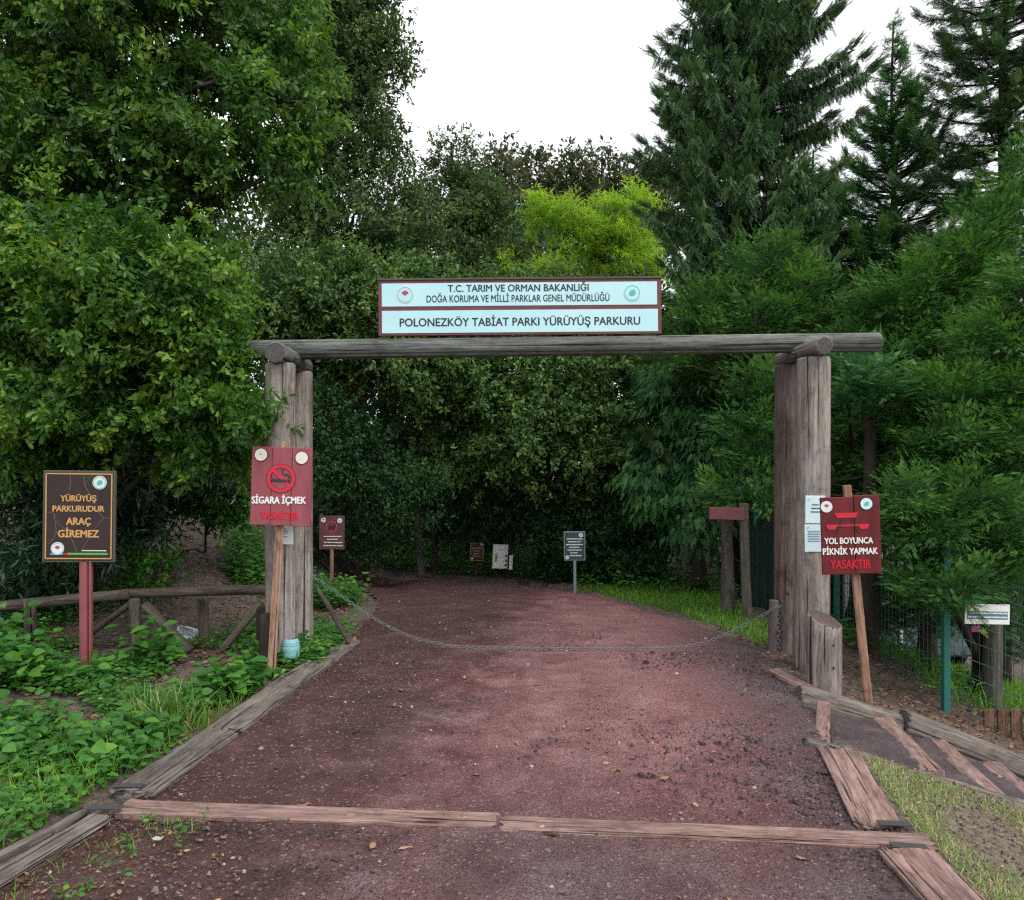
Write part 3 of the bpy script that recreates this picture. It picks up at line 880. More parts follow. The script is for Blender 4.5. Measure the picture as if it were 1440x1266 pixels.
place_log('stake', (-.05, .06, G(-1.85, 6.2) - p0[2] - .12), (.005, .042, .36), .066, .03, S.root, [M['stake'], M['stake']], xref=(1, 0, 0), power=6, seed=70, rough=.02)

# notice paper on the left gate post
S = Sign('paper_notice', 'white paper notice on the left gate post, half hidden by the red smoking sign', 'notice', 399, 746, 6.385, rot=(0, 0, 0), group='paper notices on the gate posts')
S.rect('sheet', 386.5, 722, 412.5, 765.5, 0, .002, M['paper_white'], bevel=0)
S.dashes('small_print', [(399, 404, 744), (398, 405, 747), (399, 405, 750), (400, 404, 755)], .0022, M['print'], 4, 1.2)

# picnic sign
S = Sign('no_picnic_sign', 'dark red no-picnic sign on a stake beside the right gate post', 'sign', 1196.5, 752, 5.72, rot=(0, -.03, math.radians(-6)))
S.rect('plank', 1156.5, 699, 1201.5, 808, 0, .022, M['dkred_board'])
S.rect('plank', 1202.1, 697, 1236.5, 807, .001, .022, M['dkred_board'])
S.emblem(1164.5, 712, 8, .005, 'fan', False)
S.emblem(1218.5, 709, 8, .005, 'leaf', False, M['paper'])
S.ring('emblem_rim', 1218.5, 709, 8.8, 1.2, .0045, M['ink'])
S.flat('picnic_table_top', [(1175, 721), (1207.5, 721), (1203, 728), (1178, 728)], .005, M['sign_red'])
S.strokes('table_bar', [([(1166, 739), (1219, 739)], 2.4)], .005, M['sign_red'])
for cx in (1170.5, 1214):
    S.flat('bench_seat', [(cx - 7.5, 737.5), (cx + 7.5, 737.5), (cx + 6, 742.5), (cx + 3, 744.5), (cx - 3, 744.5), (cx - 6, 742.5)], .006, M['sign_red'])
S.strokes('table_leg', [([(1186, 729), (1177, 750)], 1.8)], .0065, M['ink'])
S.strokes('table_leg', [([(1197, 729), (1208, 750)], 1.8)], .0065, M['ink'])
S.text('YOL BOYUNCA', 1160, 1226, 764.5, 8.4, .005, M['white_paint'], .024)
S.text('PİKNİK YAPMAK', 1157.5, 1232, 779.5, 8.6, .005, M['white_paint'], .024)
S.text('YASAKTIR', 1167, 1222, 799.5, 12, .005, M['scarlet'], .014)
p0 = S.p
place_log('stake', (.11, .07, -1.27), (-.004, .045, .36), .06, .035, S.root, [M['stake'], M['stake']], xref=(1, 0, 0), power=5, seed=71, rough=.02)

# two notices on the right gate post
S = Sign('paper_notice', 'pale blue laminated notice with three bold lines, upper of two on the right gate post', 'notice', 1146.5, 716, 6.345, rot=(0, .01, math.radians(-4)), group='paper notices on the gate posts')
S.rect('sheet', 1133, 697, 1160, 736, 0, .002, M['paper'], bevel=0)
S.dashes('bold_print', [(1142, 1151, 710), (1141, 1153, 715), (1140, 1154, 720)], .0022, M['ink'], 5, 1.4)
S.emblem(1138, 702, 2.2, .003, 'fan', False); S.emblem(1154, 702, 2.2, .003, 'leaf', False)
S = Sign('paper_notice', 'pale blue laminated notice of small print, lower of two on the right gate post', 'notice', 1144, 757, 6.345, rot=(0, -.01, math.radians(-4)), group='paper notices on the gate posts')
S.rect('sheet', 1132, 737.5, 1156, 776, 0, .002, M['paper'], bevel=0)
S.dashes('small_print', [(1136, 1153, 747 + 2.4 * k) for k in range(7)], .0022, M['print'], 6, .8)
S.emblem(1137, 741.5, 2.0, .003, 'fan', False)

# dog sign beyond the chain on the left
def pole_down(S, w, mat, dz=0.0, y=.025, top=-.2, name='pole'):
    p = S.p
    zb = G(p[0], p[1] + y) - p[2] - .1
    place_log(name, (0, y, zb), (0, y, top), w, None, S.root, [mat, mat], xref=(1, 0, 0), power=4, seed=int(abs(p[0] * 100)), rough=.02)

S = Sign('dog_sign', 'maroon no-dogs sign with a red ring beyond the chain on the left', 'sign', 466.5, 749, 11.2, rot=(0, .01, math.radians(3)))
S.rect('board', 449, 725.5, 484, 773, 0, .03, M['maroon_board'])
S.emblem(454.8, 731.5, 3.4, .006, 'fan', False); S.emblem(477.6, 732.3, 3.4, .006, 'leaf', False, M['paper'])
S.ring('prohibition_ring', 466.3, 741.5, 7.2, 1.6, .005, M['crimson'])
S.flat('dog_figure', [(462, 742), (463, 739.5), (468, 740), (470, 737.5), (472, 739), (470.5, 741), (470.5, 746), (469, 746), (468.5, 743), (464.5, 743), (464, 746), (462.5, 746)], .006, M['ink'])
S.dashes('small_print', [(455, 480, 754.5), (460, 475, 758.5), (456, 482, 763), (455, 482, 767.5)], .005, M['white'], 7, 1.3)
pole_down(S, .05, M['stake'])

# far signs
S = Sign('blue_sign', 'dark blue information sign with white lettering on a thin post by the verge', 'sign', 808, 768, 11.9, rot=(0, -.01, math.radians(-4)))
S.rect('board', 793, 747.5, 823, 788.5, 0, .02, M['pale_frame'])
S.rect('panel', 794.4, 749, 821.6, 787, .003, .006, M['blue_sign'], bevel=0)
S.emblem(817, 752.8, 3, .006, 'leaf', False, M['paper']); S.emblem(797.5, 784, 2.6, .006, 'fan', False)
S.dashes('small_print', [(797, 819, 758), (799, 817, 762), (796, 820, 766), (800, 815, 769.8), (798, 818, 773.6), (802, 812, 777.5), (801, 818, 781.5)], .005, M['white'], 8, 1.5)
pole_down(S, .045, M['pale_frame'])
S = Sign('small_brown_sign', 'small dark brown sign with gold border in the deep shade at the bend', 'sign', 670.5, 776, 14.6, rot=(0, .02, math.radians(8)))
S.rect('board', 660.5, 762.5, 681, 790, 0, .02, M['brown_sign'])
S.strokes('border_line', [([(662, 764), (679.5, 764)], .7), ([(679.5, 764), (679.5, 788.5)], .7), ([(679.5, 788.5), (662, 788.5)], .7), ([(662, 788.5), (662, 764)], .7)], .004, M['gold'])
S.emblem(677.3, 765.4, 1.9, .006, 'plain', False); S.emblem(664, 785.3, 1.9, .006, 'plain', False)
S.dashes('small_print', [(663, 677, 771), (665, 675, 775), (665, 676, 779), (664.5, 676, 782.5)], .004, M['gold'], 9, 1.1)
pole_down(S, .06, M['dark_log'])
S = Sign('information_board', 'tilted white map board on a dark post at the bend of the trail', 'sign', 703.5, 783, 14.2, rot=(0, .05, math.radians(10)))
S.rect('board', 692.5, 765.5, 714.5, 800, 0, .03, M['pale_frame'])
S.rect('panel', 693, 766, 714, 799.5, .003, .006, M['paper_white'], bevel=0)
S.flat('map_figure', [(696, 781), (699, 779), (700, 785), (698, 791), (696, 790)], .005, M['lime'])
for y in (780, 787, 793): S.rect('map_figure', 710.5, y, 713.2, y + 3.4, .005, .002, M['ink'], bevel=0)
link('post', timber(1.6, .10, None, mats=[M['dark_log'], M['dark_log']], seed=72), S.root, (.17, .08, -1.1))
S = Sign('small_paper_sign', 'narrow white sheet on the dark post right of the map board', 'notice', 718.5, 790.5, 14.05, rot=(0, .05, math.radians(10)))
S.rect('sheet', 716, 781, 721, 801, 0, .004, M['paper_white'], bevel=0)
S.dashes('small_print', [(718, 719.6, 786), (717.6, 719.8, 790)], .003, M['print'], 10, 1.4)

# wooden direction board on a rough post
dsg = thing('direction_sign', 'brown wooden direction board on a rough grey trunk post', 'sign', tuple(P(1049, 868, 8.75)))
dl = P(1049, 868, 8.75)
place_log('post', (dl[0] + .03, dl[1], dl[2] - .15), P(1046, 708, 8.75), .105, None, dsg, [M['bark_grey'], M['end']], dl, seed=73, rough=.07, bow=-.03, cracks=5)
S_k = 8.68 / F
link('board', box_mesh('board', 50 * S_k, .025, 17 * S_k, M['maroon'], .004), dsg, Vector(P(1022, 722.5, 8.68)) - Vector(dl), (0, .02, 0))

# ------------------------------------------------------------------ small things at the left
M['jug'] = newmat('blue_clear_plastic')[0]
nt = M['jug'].node_tree
out = [n for n in nt.nodes if n.type == 'OUTPUT_MATERIAL'][0]
finish(nt, out, (.45, .90, .95, 1), .15, None, spec=.5, **{'Transmission Weight': 0.55, 'IOR': 1.2})


def lathe(name, prof, mat, seg=28, smooth=True):
    g = Geo(); th = np.linspace(0, 2 * math.pi, seg, endpoint=False)
    pr = np.array(prof); n = len(pr)
    V = np.stack([pr[:, None, 0] * np.cos(th), pr[:, None, 0] * np.sin(th), np.repeat(pr[:, 1:2], seg, 1)], -1).reshape(-1, 3)
    ii, jj = np.meshgrid(np.arange(n - 1), np.arange(seg), indexing='ij')
    a = ii * seg + jj; b = ii * seg + (jj + 1) % seg
    qq = np.stack([a, b, b + seg, a + seg], -1).reshape(-1, 4)
    g.add_np(V, qq, [4] * len(qq))
    g.L.append(np.arange(seg)[::-1]); g.S.append(seg); g.M.append(0); g.A.append(.5)
    return g.mesh(name, mat, smooth)


jp = P(409, 945, 6.42); jz = .085
jug = thing('water_jug', 'cut-open pale blue ribbed plastic water jug on the kerb timber', 'jug', (jp[0], jp[1], jz))
prof = [(.062, 0), (.070, .006), (.072, .03), (.070, .05), (.072, .062), (.072, .095), (.068, .10), (.071, .106), (.071, .114), (.066, .12), (.068, .127), (.067, .134), (.060, .14), (.060, .148), (.052, .156), (.050, .156), (.056, .146), (.062, .13), (.066, .10), (.068, .06), (.067, .008), (.03, .005)]
link('bottle_body', lathe('bottle_body', prof, M['jug']), jug)
link('water', lathe('water', [(.066, .009), (.067, .055), (.067, .075), (.001, .076)], plain('jug_water', (.12, .50, .55, 1), .1, .5)), jug)

tp = P(262, 902, 7.4)
tub = thing('plastic_tub', 'white plastic tub lying on its side under the rail fence', 'tub', (tp[0], tp[1], tp[2]), rot=(0, math.radians(12), math.radians(-15)))
M['tub'] = plain('white_plastic', (.62, .70, .74, 1), .4)
g = Geo()
def rrect(w, h, r=.03, n=5):
    o = []
    for cx, cy, a0 in ((w / 2 - r, h / 2 - r, 0), (-w / 2 + r, h / 2 - r, 90), (-w / 2 + r, -h / 2 + r, 180), (w / 2 - r, -h / 2 + r, 270)):
        for k in range(n): a = math.radians(a0 + 90 * k / (n - 1)); o.append((cx + r * math.cos(a), cy + r * math.sin(a)))
    return np.array(o)
lev = [(.15, .075, .09), (.18, .10, 0), (.20, .12, -.002), (.20, .12, -.008), (.17, .093, 0), (.14, .068, .082)]
R = [np.stack([rrect(a, b)[:, 0], np.full(20, c), rrect(a, b)[:, 1]], 1) for a, b, c in lev]
V = np.concatenate(R)
fs = [[k * 20 + i, k * 20 + (i + 1) % 20, (k + 1) * 20 + (i + 1) % 20, (k + 1) * 20 + i] for k in range(5) for i in range(20)]
fs += [list(range(20)), [100 + i for i in range(20)][::-1]]
g.add(V, fs)
link('tub_body', g.mesh('tub_body', M['tub'], False), tub, (0, -.03, .085))

# ------------------------------------------------------------------ foliage engine
def norm(a): return a / (np.linalg.norm(a, axis=-1, keepdims=True) + 1e-9)


def leaf_t(half):
    """folded leaf from a half outline (x, y) -> verts, faces; x along the midrib, z up"""
    h = np.array(half); n = len(h)
    mid = [(x, 0, -.02 - .10 * x * x) for x in (0, .5, 1)]
    up = [(x, y, .22 * y - .10 * x * x) for x, y in h]
    dn = [(x, -y, .22 * y - .10 * x * x) for x, y in h]
    V = np.array(mid + up + dn)
    f1 = [0, 1, 2] + [3 + k for k in range(n)][::-1]
    f2 = [0] + [3 + n + k for k in range(n)] + [2, 1]
    return V, [f1, f2]


OAK = leaf_t([(.12, .05), (.28, .17), (.36, .11), (.52, .25), (.62, .17), (.76, .27), (.86, .18), (.95, .12)])
OVAL = leaf_t([(.2, .17), (.5, .27), (.8, .17)])
BROAD = leaf_t([(.06, .16), (.25, .36), (.5, .37), (.8, .18)])
LANCE = leaf_t([(.25, .11), (.55, .13), (.85, .06)])
DIAM = (np.array([(0, 0, 0), (.45, .24, .03), (1, 0, -.06), (.45, -.24, .03)]), [[0, 1, 2, 3]])
SMALL = (np.array([(0, 0, 0), (.35, .2, .03), (.75, .17, 0), (1, 0, -.05), (.75, -.17, 0), (.35, -.2, .03)]), [[0, 1, 2, 3, 4, 5]])


def spray_t(n=9, side=.42, ang=42, w=.075, droop=.12, wid_leaf=None):
    V = []; Fc = []
    def quad(p, d, L, wd):
        p = np.array(p); d = np.array(d) / np.linalg.norm(d); s_ = np.array([-d[1], d[0], 0])
        b = len(V)
        V.extend([p, p + d * L * .45 + s_ * wd, p + d * L, p + d * L * .45 - s_ * wd]); Fc.append([b, b + 1, b + 2, b + 3])
    for k in range(n):
        t = (k + .4) / n
        L = side * (1 - .75 * t) * (0.75 + .5 * ((k * 7) % 5) / 5)
        for s_ in (1, -1):
            a = math.radians(ang) * s_
            p = (t, 0, -droop * t * t)
            quad(p, (math.cos(a), math.sin(a), -.12), L, wid_leaf or w * (.6 + .5 * (1 - t)))
    quad((0, 0, 0), (1, 0, -droop), 1.0, w * .35)
    quad((.7, 0, -droop * .5), (1, 0, -.2), .38, w * .6)
    return np.array(V), Fc


CYP = spray_t(9, .40, 38, .032, .15)
PINN = spray_t(9, .17, 68, .05, .25, .05)
def needle_t(n=9, L=.20, w=.03):
    V = []; Fc = []
    for k in range(n):
        t = k / n
        for s_ in (1, -1):
            for up in (.25, -.35):
                a = math.radians(55 - 25 * t) * s_
                p = np.array([t, 0, -.12 * t * t]); d = np.array([math.cos(a), math.sin(a), up]); q_ = np.array([.5, -.2 * s_, 0]) * w * 2
                b = len(V); V.extend([p - q_, p + q_, p + d * L * (1.1 - .4 * t)]); Fc.append([b, b + 1, b + 2])
    b = len(V); V.extend([(0, .018, 0), (0, -.018, 0), (1, 0, -.12)]); Fc.append([b, b + 1, b + 2])
    return np.array(V), Fc
NEED = needle_t()


def stamp(g, tmpl, pos, ax, nrm, scale, tone, mi=0, wscale=None):
    """copies of a template leaf placed on frames"""
    V, Fc = tmpl; N = len(pos)
    if N == 0: return
    ax = norm(ax); y = norm(np.cross(nrm, ax)); z = np.cross(ax, y)
    R = np.stack([ax, y, z], 1)                         # (N,3,3): rows are the axes
    L = V[None] * scale[:, None, None]
    if wscale is not None: L = L * np.stack([np.ones(N), wscale, np.ones(N)], 1)[:, None, :]
    W = np.einsum('nvk,nkj->nvj', L, R) + pos[:, None, :]
    nv = len(V)
    base = np.concatenate([np.array(f) for f in Fc]); sz = np.array([len(f) for f in Fc])
    flat = (base[None] + (np.arange(N) * nv)[:, None]).ravel()
    g.V.append(W.reshape(-1, 3)); g.L.append(flat + g.n); g.n += N * nv
    g.S.append(np.tile(sz, N)); g.M.append(np.full(N * len(sz), mi)); g.A.append(np.repeat(tone, len(sz)))


class LeafGeo(Geo):
    def mesh(s, name, mats, smooth=False):
        cat = lambda a, t: np.concatenate([np.atleast_1d(np.asarray(x, t)) for x in a])
        return np_mesh(name, np.concatenate(s.V), np.concatenate(s.L), cat(s.S, np.int32), mats, cat(s.M, np.int32), smooth, cat(s.A, np.float32))


def rdir(r, n): return norm(r.normal(size=(n, 3)))


def blobs_px(lst):
    """(px, py, d, rx_px, ry_px[, depth_m[, weight]]) -> centres, radii, weights"""
    c = []; R = []; w = []
    for b in lst:
        px, py, d, rx, ry = b[:5]
        k = d / F
        c.append(P(px, py, d)); rd = b[5] if len(b) > 5 else min(rx * k, 1.6)
        R.append((rx * k, rd, ry * k)); w.append((rx * ry * k * k) * (b[6] if len(b) > 6 else 1))
    return np.array(c), np.array(R), np.array(w)


def clump_pts(r, c, R, w, n, lo=.45):
    i = r.choice(len(c), n, p=w / w.sum())
    u = rdir(r, n)
    rad = (lo ** 3 + (1 - lo ** 3) * r.random(n)) ** (1 / 3)
    p = c[i] + u * rad[:, None] * R[i]
    o = norm(u / R[i])
    ok = p[:, 2] > gz(p[:, 0], p[:, 1]) + .1
    return p[ok], o[ok], i[ok]


def limbs(g, r, base, top, targets, r0, n_limb, mi=0):
    base = np.array(base, float); top = np.array(top, float)
    t = np.linspace(0, 1, 12)[:, None]
    wig = np.cumsum(r.normal(size=(12, 3)) * [.05, .05, 0], axis=0) * np.linalg.norm(top - base) * .05
    trunk = base * (1 - t) + top * t + wig * t
    tr = r0 * (1 - .8 * t[:, 0]); tr[0] *= 1.35
    tube_geo(g, trunk, tr, 10, mi)
    if len(targets) == 0: return
    for q in targets[r.choice(len(targets), min(n_limb, len(targets)), replace=False)]:
        z0 = np.clip((q[2] - base[2] - .35 * np.linalg.norm(q[:2] - base[:2])) / (top[2] - base[2] + 1e-6), .12, .92)
        k = z0 * 11; a = trunk[int(k)]
        s_ = np.linspace(0, 1, 9)[:, None]
        L = np.linalg.norm(q - a)
        bend = np.array([0, 0, 1.0]) * L * .12 * np.sin(math.pi * s_) + np.cumsum(r.normal(size=(9, 3)), axis=0) * L * .018 * np.sin(math.pi * s_)
        tube_geo(g, a * (1 - s_) + q * s_ + bend, max(.012, min(.5 * r0, .022 * L + .008)) * (1 - .85 * s_[:, 0]), 6, mi)
        for _ in range(3):                                   # side twigs
            kk = r.integers(3, 8); p0_ = (a * (1 - s_) + q * s_ + bend)[kk]
            e = p0_ + norm(norm(q - a) + r.normal(size=3) * .8) * r.uniform(.2, .55) * min(1.3, L * .5)
            m_ = (p0_ + e) / 2 + r.normal(size=3) * .04
            tube_geo(g, [p0_, m_, e], [.009, .006, .002], 4, mi)


def broad_tree(name, label, base, top, blobs, leafm, tmpl, size, n_clump, per, clump_r, seed, bark='bark', r0=.12, n_limb=20, group=None,
               droop=.25, up=.8, lo=.45, tonevar=.5, cat='tree', per_leaf=6, twig=.16, flat=1.0, spray=0.0):
    r = np.random.default_rng(seed)
    c, R, w = blobs
    cp_, co, _ = clump_pts(r, c, R, w, n_clump, lo)
    nC = len(cp_); tone_c = r.random(nC)
    base = (base[0], base[1], G(base[0], base[1]) - .1)
    t = thing(name, label, cat, base, group)
    gt = Geo(); limbs(gt, r, base, top, cp_, r0, n_limb)
    me = gt.mesh('trunk', M[bark], True)
    link('trunk', me, t, -Vector(base))
    # twigs round each clump, leaves along each twig
    ci = np.repeat(np.arange(nC), per)
    n = len(ci)
    off = r.normal(size=(n, 3)) * clump_r * np.array([1, 1, .62 * flat])
    sx = norm(co * np.array([1, 1, .3]) + r.normal(size=(nC, 3)) * .55 + np.array([0, 0, -.35 * droop]))
    su = r.uniform(-1, 1, n)
    sl = spray * r.uniform(.5, 1.35, nC)
    tp_ = cp_[ci] + off * np.where(spray > 0, .62, 1) * (1 - .45 * np.maximum(su, 0) * (spray > 0))[:, None] + sx[ci] * (su * sl[ci])[:, None] + np.array([0, 0, -1.0]) * (np.maximum(su, 0) ** 2 * sl[ci] * droop * .5)[:, None]
    td = norm(co[ci] * .7 + r.normal(size=(n, 3)) * np.array([.6, .6, .6 * flat]) + np.array([0, 0, -droop]))
    g = LeafGeo()
    li = np.repeat(np.arange(n), per_leaf); N = len(li)
    s_ = r.random(N) ** .8
    pos = tp_[li] + td[li] * (s_ * twig)[:, None] + r.normal(size=(N, 3)) * size * .25
    ax = norm(td[li] * .6 + rdir(r, N) * .9 + np.array([0, 0, -droop * .6]))
    nr = norm(np.array([0, 0, up]) + co[ci[li]] * .45 + r.normal(size=(N, 3)) * .5)
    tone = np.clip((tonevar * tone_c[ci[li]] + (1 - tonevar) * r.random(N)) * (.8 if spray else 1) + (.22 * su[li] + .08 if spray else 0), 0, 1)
    stamp(g, tmpl, pos, ax, nr, size * r.uniform(.65, 1.2, N), tone)
    link('crown', g.mesh('crown', leafm), t, -Vector(base))
    return t


def fan_tree(name, label, base, top, blobs, leafm, tmpl, size, n_clump, per, seed, bark='bark', r0=.1, n_limb=18, group=None, droop=.1, lo=.4, spread=.28, cat='tree', rise=.35):
    """cypress-like: flat feathery sprays fanned along branch tips"""
    r = np.random.default_rng(seed)
    c, R, w = blobs
    cp_, co, _ = clump_pts(r, c, R, w, n_clump, lo)
    nC = len(cp_); tone_c = r.random(nC)
    base = (base[0], base[1], G(base[0], base[1]) - .1)
    t = thing(name, label, cat, base, group)
    gt = Geo(); limbs(gt, r, base, top, cp_, r0, n_limb)
    link('trunk', gt.mesh('trunk', M[bark], True), t, -Vector(base))
    out_h = co * np.array([1, 1, .35]); cd = norm(out_h + r.normal(size=(nC, 3)) * .25 + np.array([0, 0, rise]))
    side = norm(np.cross(cd, np.array([0, 0, 1.0])) + r.normal(size=(nC, 3)) * .15)
    ci = np.repeat(np.arange(nC), per); n = len(ci)
    a = r.uniform(-1, 1, n); u = r.random(n)
    ax = norm(cd[ci] + side[ci] * a[:, None] * .95 + r.normal(size=(n, 3)) * .16 + np.array([0, 0, -droop]) * u[:, None])
    pos = cp_[ci] + cd[ci] * ((u - .6) * spread * 1.6)[:, None] + side[ci] * (a * spread * .55)[:, None] + r.normal(size=(n, 3)) * spread * np.array([.18, .18, .12])
    nr = norm(np.array([0, 0, 1.0]) + r.normal(size=(n, 3)) * .35 + co[ci] * .25)
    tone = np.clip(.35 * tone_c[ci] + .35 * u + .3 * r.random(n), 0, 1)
    g = LeafGeo()
    stamp(g, tmpl, pos, ax, nr, size * r.uniform(.6, 1.15, n), tone)
    link('crown', g.mesh('crown', leafm), t, -Vector(base))
    return t


def conifer(name, label, base, H, prof, leafm, tmpl, size, seed, step=.32, nb=8, per=30, z0=.8, bark='bark', r0=.16, group=None, slope=-.25, uptip=.25, hang=.55, z_top_cut=None, jit=.25, tipcurl=0.0):
    """whorled conifer: prof(z) gives the branch length"""
    r = np.random.default_rng(seed)
    bz = G(*base) - .1
    t = thing(name, label, 'tree', (base[0], base[1], bz), group)
    gt = Geo()
    tz = np.linspace(0, H, 16)
    tube_geo(gt, np.stack([.04 * np.sin(tz * .8 + seed), .04 * np.cos(tz * .7), tz], 1), r0 * (1 - .93 * tz / H) + .006, 10)
    POS = []; AX = []; NR = []; TN = []
    z = z0
    gap = r.uniform(0, 6.3, 3)
    while z < H - .15:
        if z_top_cut and z > z_top_cut: break
        L0 = prof(z)
        for b in range(nb if L0 > .5 else max(4, nb // 2)):
            az = r.uniform(0, 2 * math.pi); L = L0 * r.uniform(.5, 1.15) * (1 + .16 * math.sin(2 * az + gap[0] + 1.3 * z) + .12 * math.sin(3 * az + 2.1 * z + gap[1]))
            h = np.array([math.cos(az), math.sin(az), 0]); s_ = np.linspace(0, 1, 8)
            zz = z + r.uniform(-jit, jit)
            pth = np.stack([h[0] * L * s_, h[1] * L * s_, zz + L * (slope * s_ + uptip * s_ ** 3)], 1)
            pth[:, :2] += np.cumsum(r.normal(size=(8, 2)) * L * .018, 0)
            tube_geo(gt, pth, np.maximum(.004, (.012 + .012 * L) * (1 - .9 * s_)), 5)
            n = max(5, int(per * L / 1.4)); u = np.sqrt(r.uniform(.06, 1, n))
            p = np.stack([np.interp(u, s_, pth[:, k]) for k in range(3)], 1)
            tang = norm(np.array([h[0], h[1], slope + 3 * uptip * .5]))
            sd = np.cross(tang, [0, 0, 1.0]); sg = np.where(r.random(n) < .5, -1, 1)
            ax = tang * (r.uniform(.3, .95, n) * (.6 if hang > .8 else 1))[:, None] + sd * (sg * r.uniform(.25, .95, n))[:, None] + np.array([0, 0, -1.0]) * (hang * r.uniform(.3, 1.5, n))[:, None]
            tip = u > .93
            ax[tip] = tang * 1.0 + np.array([0, 0, tipcurl]) + r.normal(size=(tip.sum(), 3)) * .2
            POS.append(p + r.normal(size=(n, 3)) * .03); AX.append(norm(ax + r.normal(size=(n, 3)) * .12))
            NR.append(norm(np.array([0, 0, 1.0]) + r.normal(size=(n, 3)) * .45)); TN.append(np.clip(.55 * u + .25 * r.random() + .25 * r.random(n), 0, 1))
        z += step * (.6 + .4 * min(1, L0)) * r.uniform(.8, 1.2)
    POS, AX, NR, TN = map(np.concatenate, (POS, AX, NR, TN))
    g = LeafGeo(); N = len(POS)
    stamp(g, tmpl, POS, AX, NR, size * r.uniform(.65, 1.2, N), TN)
    link('trunk', gt.mesh('trunk', M[bark], True), t)
    link('crown', g.mesh('crown', leafm), t)
    return t


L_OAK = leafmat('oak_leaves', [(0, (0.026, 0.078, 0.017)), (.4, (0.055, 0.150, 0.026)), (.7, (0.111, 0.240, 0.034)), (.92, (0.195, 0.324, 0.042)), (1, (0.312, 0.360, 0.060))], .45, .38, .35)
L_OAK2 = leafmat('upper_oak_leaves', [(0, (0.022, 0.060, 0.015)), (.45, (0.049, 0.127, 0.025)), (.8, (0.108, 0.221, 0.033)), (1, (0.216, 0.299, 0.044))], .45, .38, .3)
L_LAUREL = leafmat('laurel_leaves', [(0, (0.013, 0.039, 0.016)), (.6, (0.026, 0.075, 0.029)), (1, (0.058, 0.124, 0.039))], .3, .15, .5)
L_SHADE = leafmat('shade_darkened_leaves', [(0, (.012, .036, .015)), (.6, (.026, .074, .026)), (.9, (.055, .125, .036)), (1, (.12, .19, .045))], .7, .12, .12)  # shade of the hollow put into the leaf colour: darker, duller green
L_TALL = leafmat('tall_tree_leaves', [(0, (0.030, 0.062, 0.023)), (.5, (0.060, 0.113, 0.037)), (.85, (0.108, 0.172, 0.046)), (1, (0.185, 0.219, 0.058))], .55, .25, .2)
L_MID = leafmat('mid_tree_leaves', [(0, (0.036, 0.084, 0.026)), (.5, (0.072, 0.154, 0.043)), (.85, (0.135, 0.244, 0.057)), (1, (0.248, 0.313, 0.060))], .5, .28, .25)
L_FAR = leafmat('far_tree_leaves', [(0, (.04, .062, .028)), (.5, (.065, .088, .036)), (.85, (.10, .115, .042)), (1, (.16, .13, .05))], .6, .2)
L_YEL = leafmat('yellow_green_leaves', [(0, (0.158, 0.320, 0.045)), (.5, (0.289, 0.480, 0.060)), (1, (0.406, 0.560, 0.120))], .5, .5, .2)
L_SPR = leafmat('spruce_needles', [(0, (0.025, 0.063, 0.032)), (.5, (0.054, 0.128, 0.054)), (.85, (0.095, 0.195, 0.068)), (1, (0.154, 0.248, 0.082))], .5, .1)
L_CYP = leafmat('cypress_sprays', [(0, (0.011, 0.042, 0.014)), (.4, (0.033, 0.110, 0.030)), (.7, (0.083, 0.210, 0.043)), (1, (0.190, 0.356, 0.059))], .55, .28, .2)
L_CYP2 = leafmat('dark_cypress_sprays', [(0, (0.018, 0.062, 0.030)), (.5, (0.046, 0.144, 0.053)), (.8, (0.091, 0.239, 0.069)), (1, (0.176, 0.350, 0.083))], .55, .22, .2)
L_WEED = leafmat('weed_leaves', [(0, (0.026, 0.098, 0.022)), (.5, (0.054, 0.184, 0.033)), (.85, (0.102, 0.276, 0.039)), (1, (0.228, 0.380, 0.055))], .5, .38, .3)
L_GRASS = leafmat('grass_blades', [(0, (.05, .13, .02)), (.5, (.10, .22, .03)), (.7, (.27, .31, .11)), (1, (.46, .41, .25))], .6, .35)
L_VERGE = leafmat('verge_grass', [(0, (.06, .19, .018)), (.6, (.13, .31, .03)), (1, (.24, .38, .05))], .5, .4)
L_LITTER = leafmat('dry_leaves', [(0, (.05, .028, .018)), (.5, (.14, .075, .045)), (.85, (.28, .16, .10)), (1, (.42, .30, .22))], .8, .1, .15)

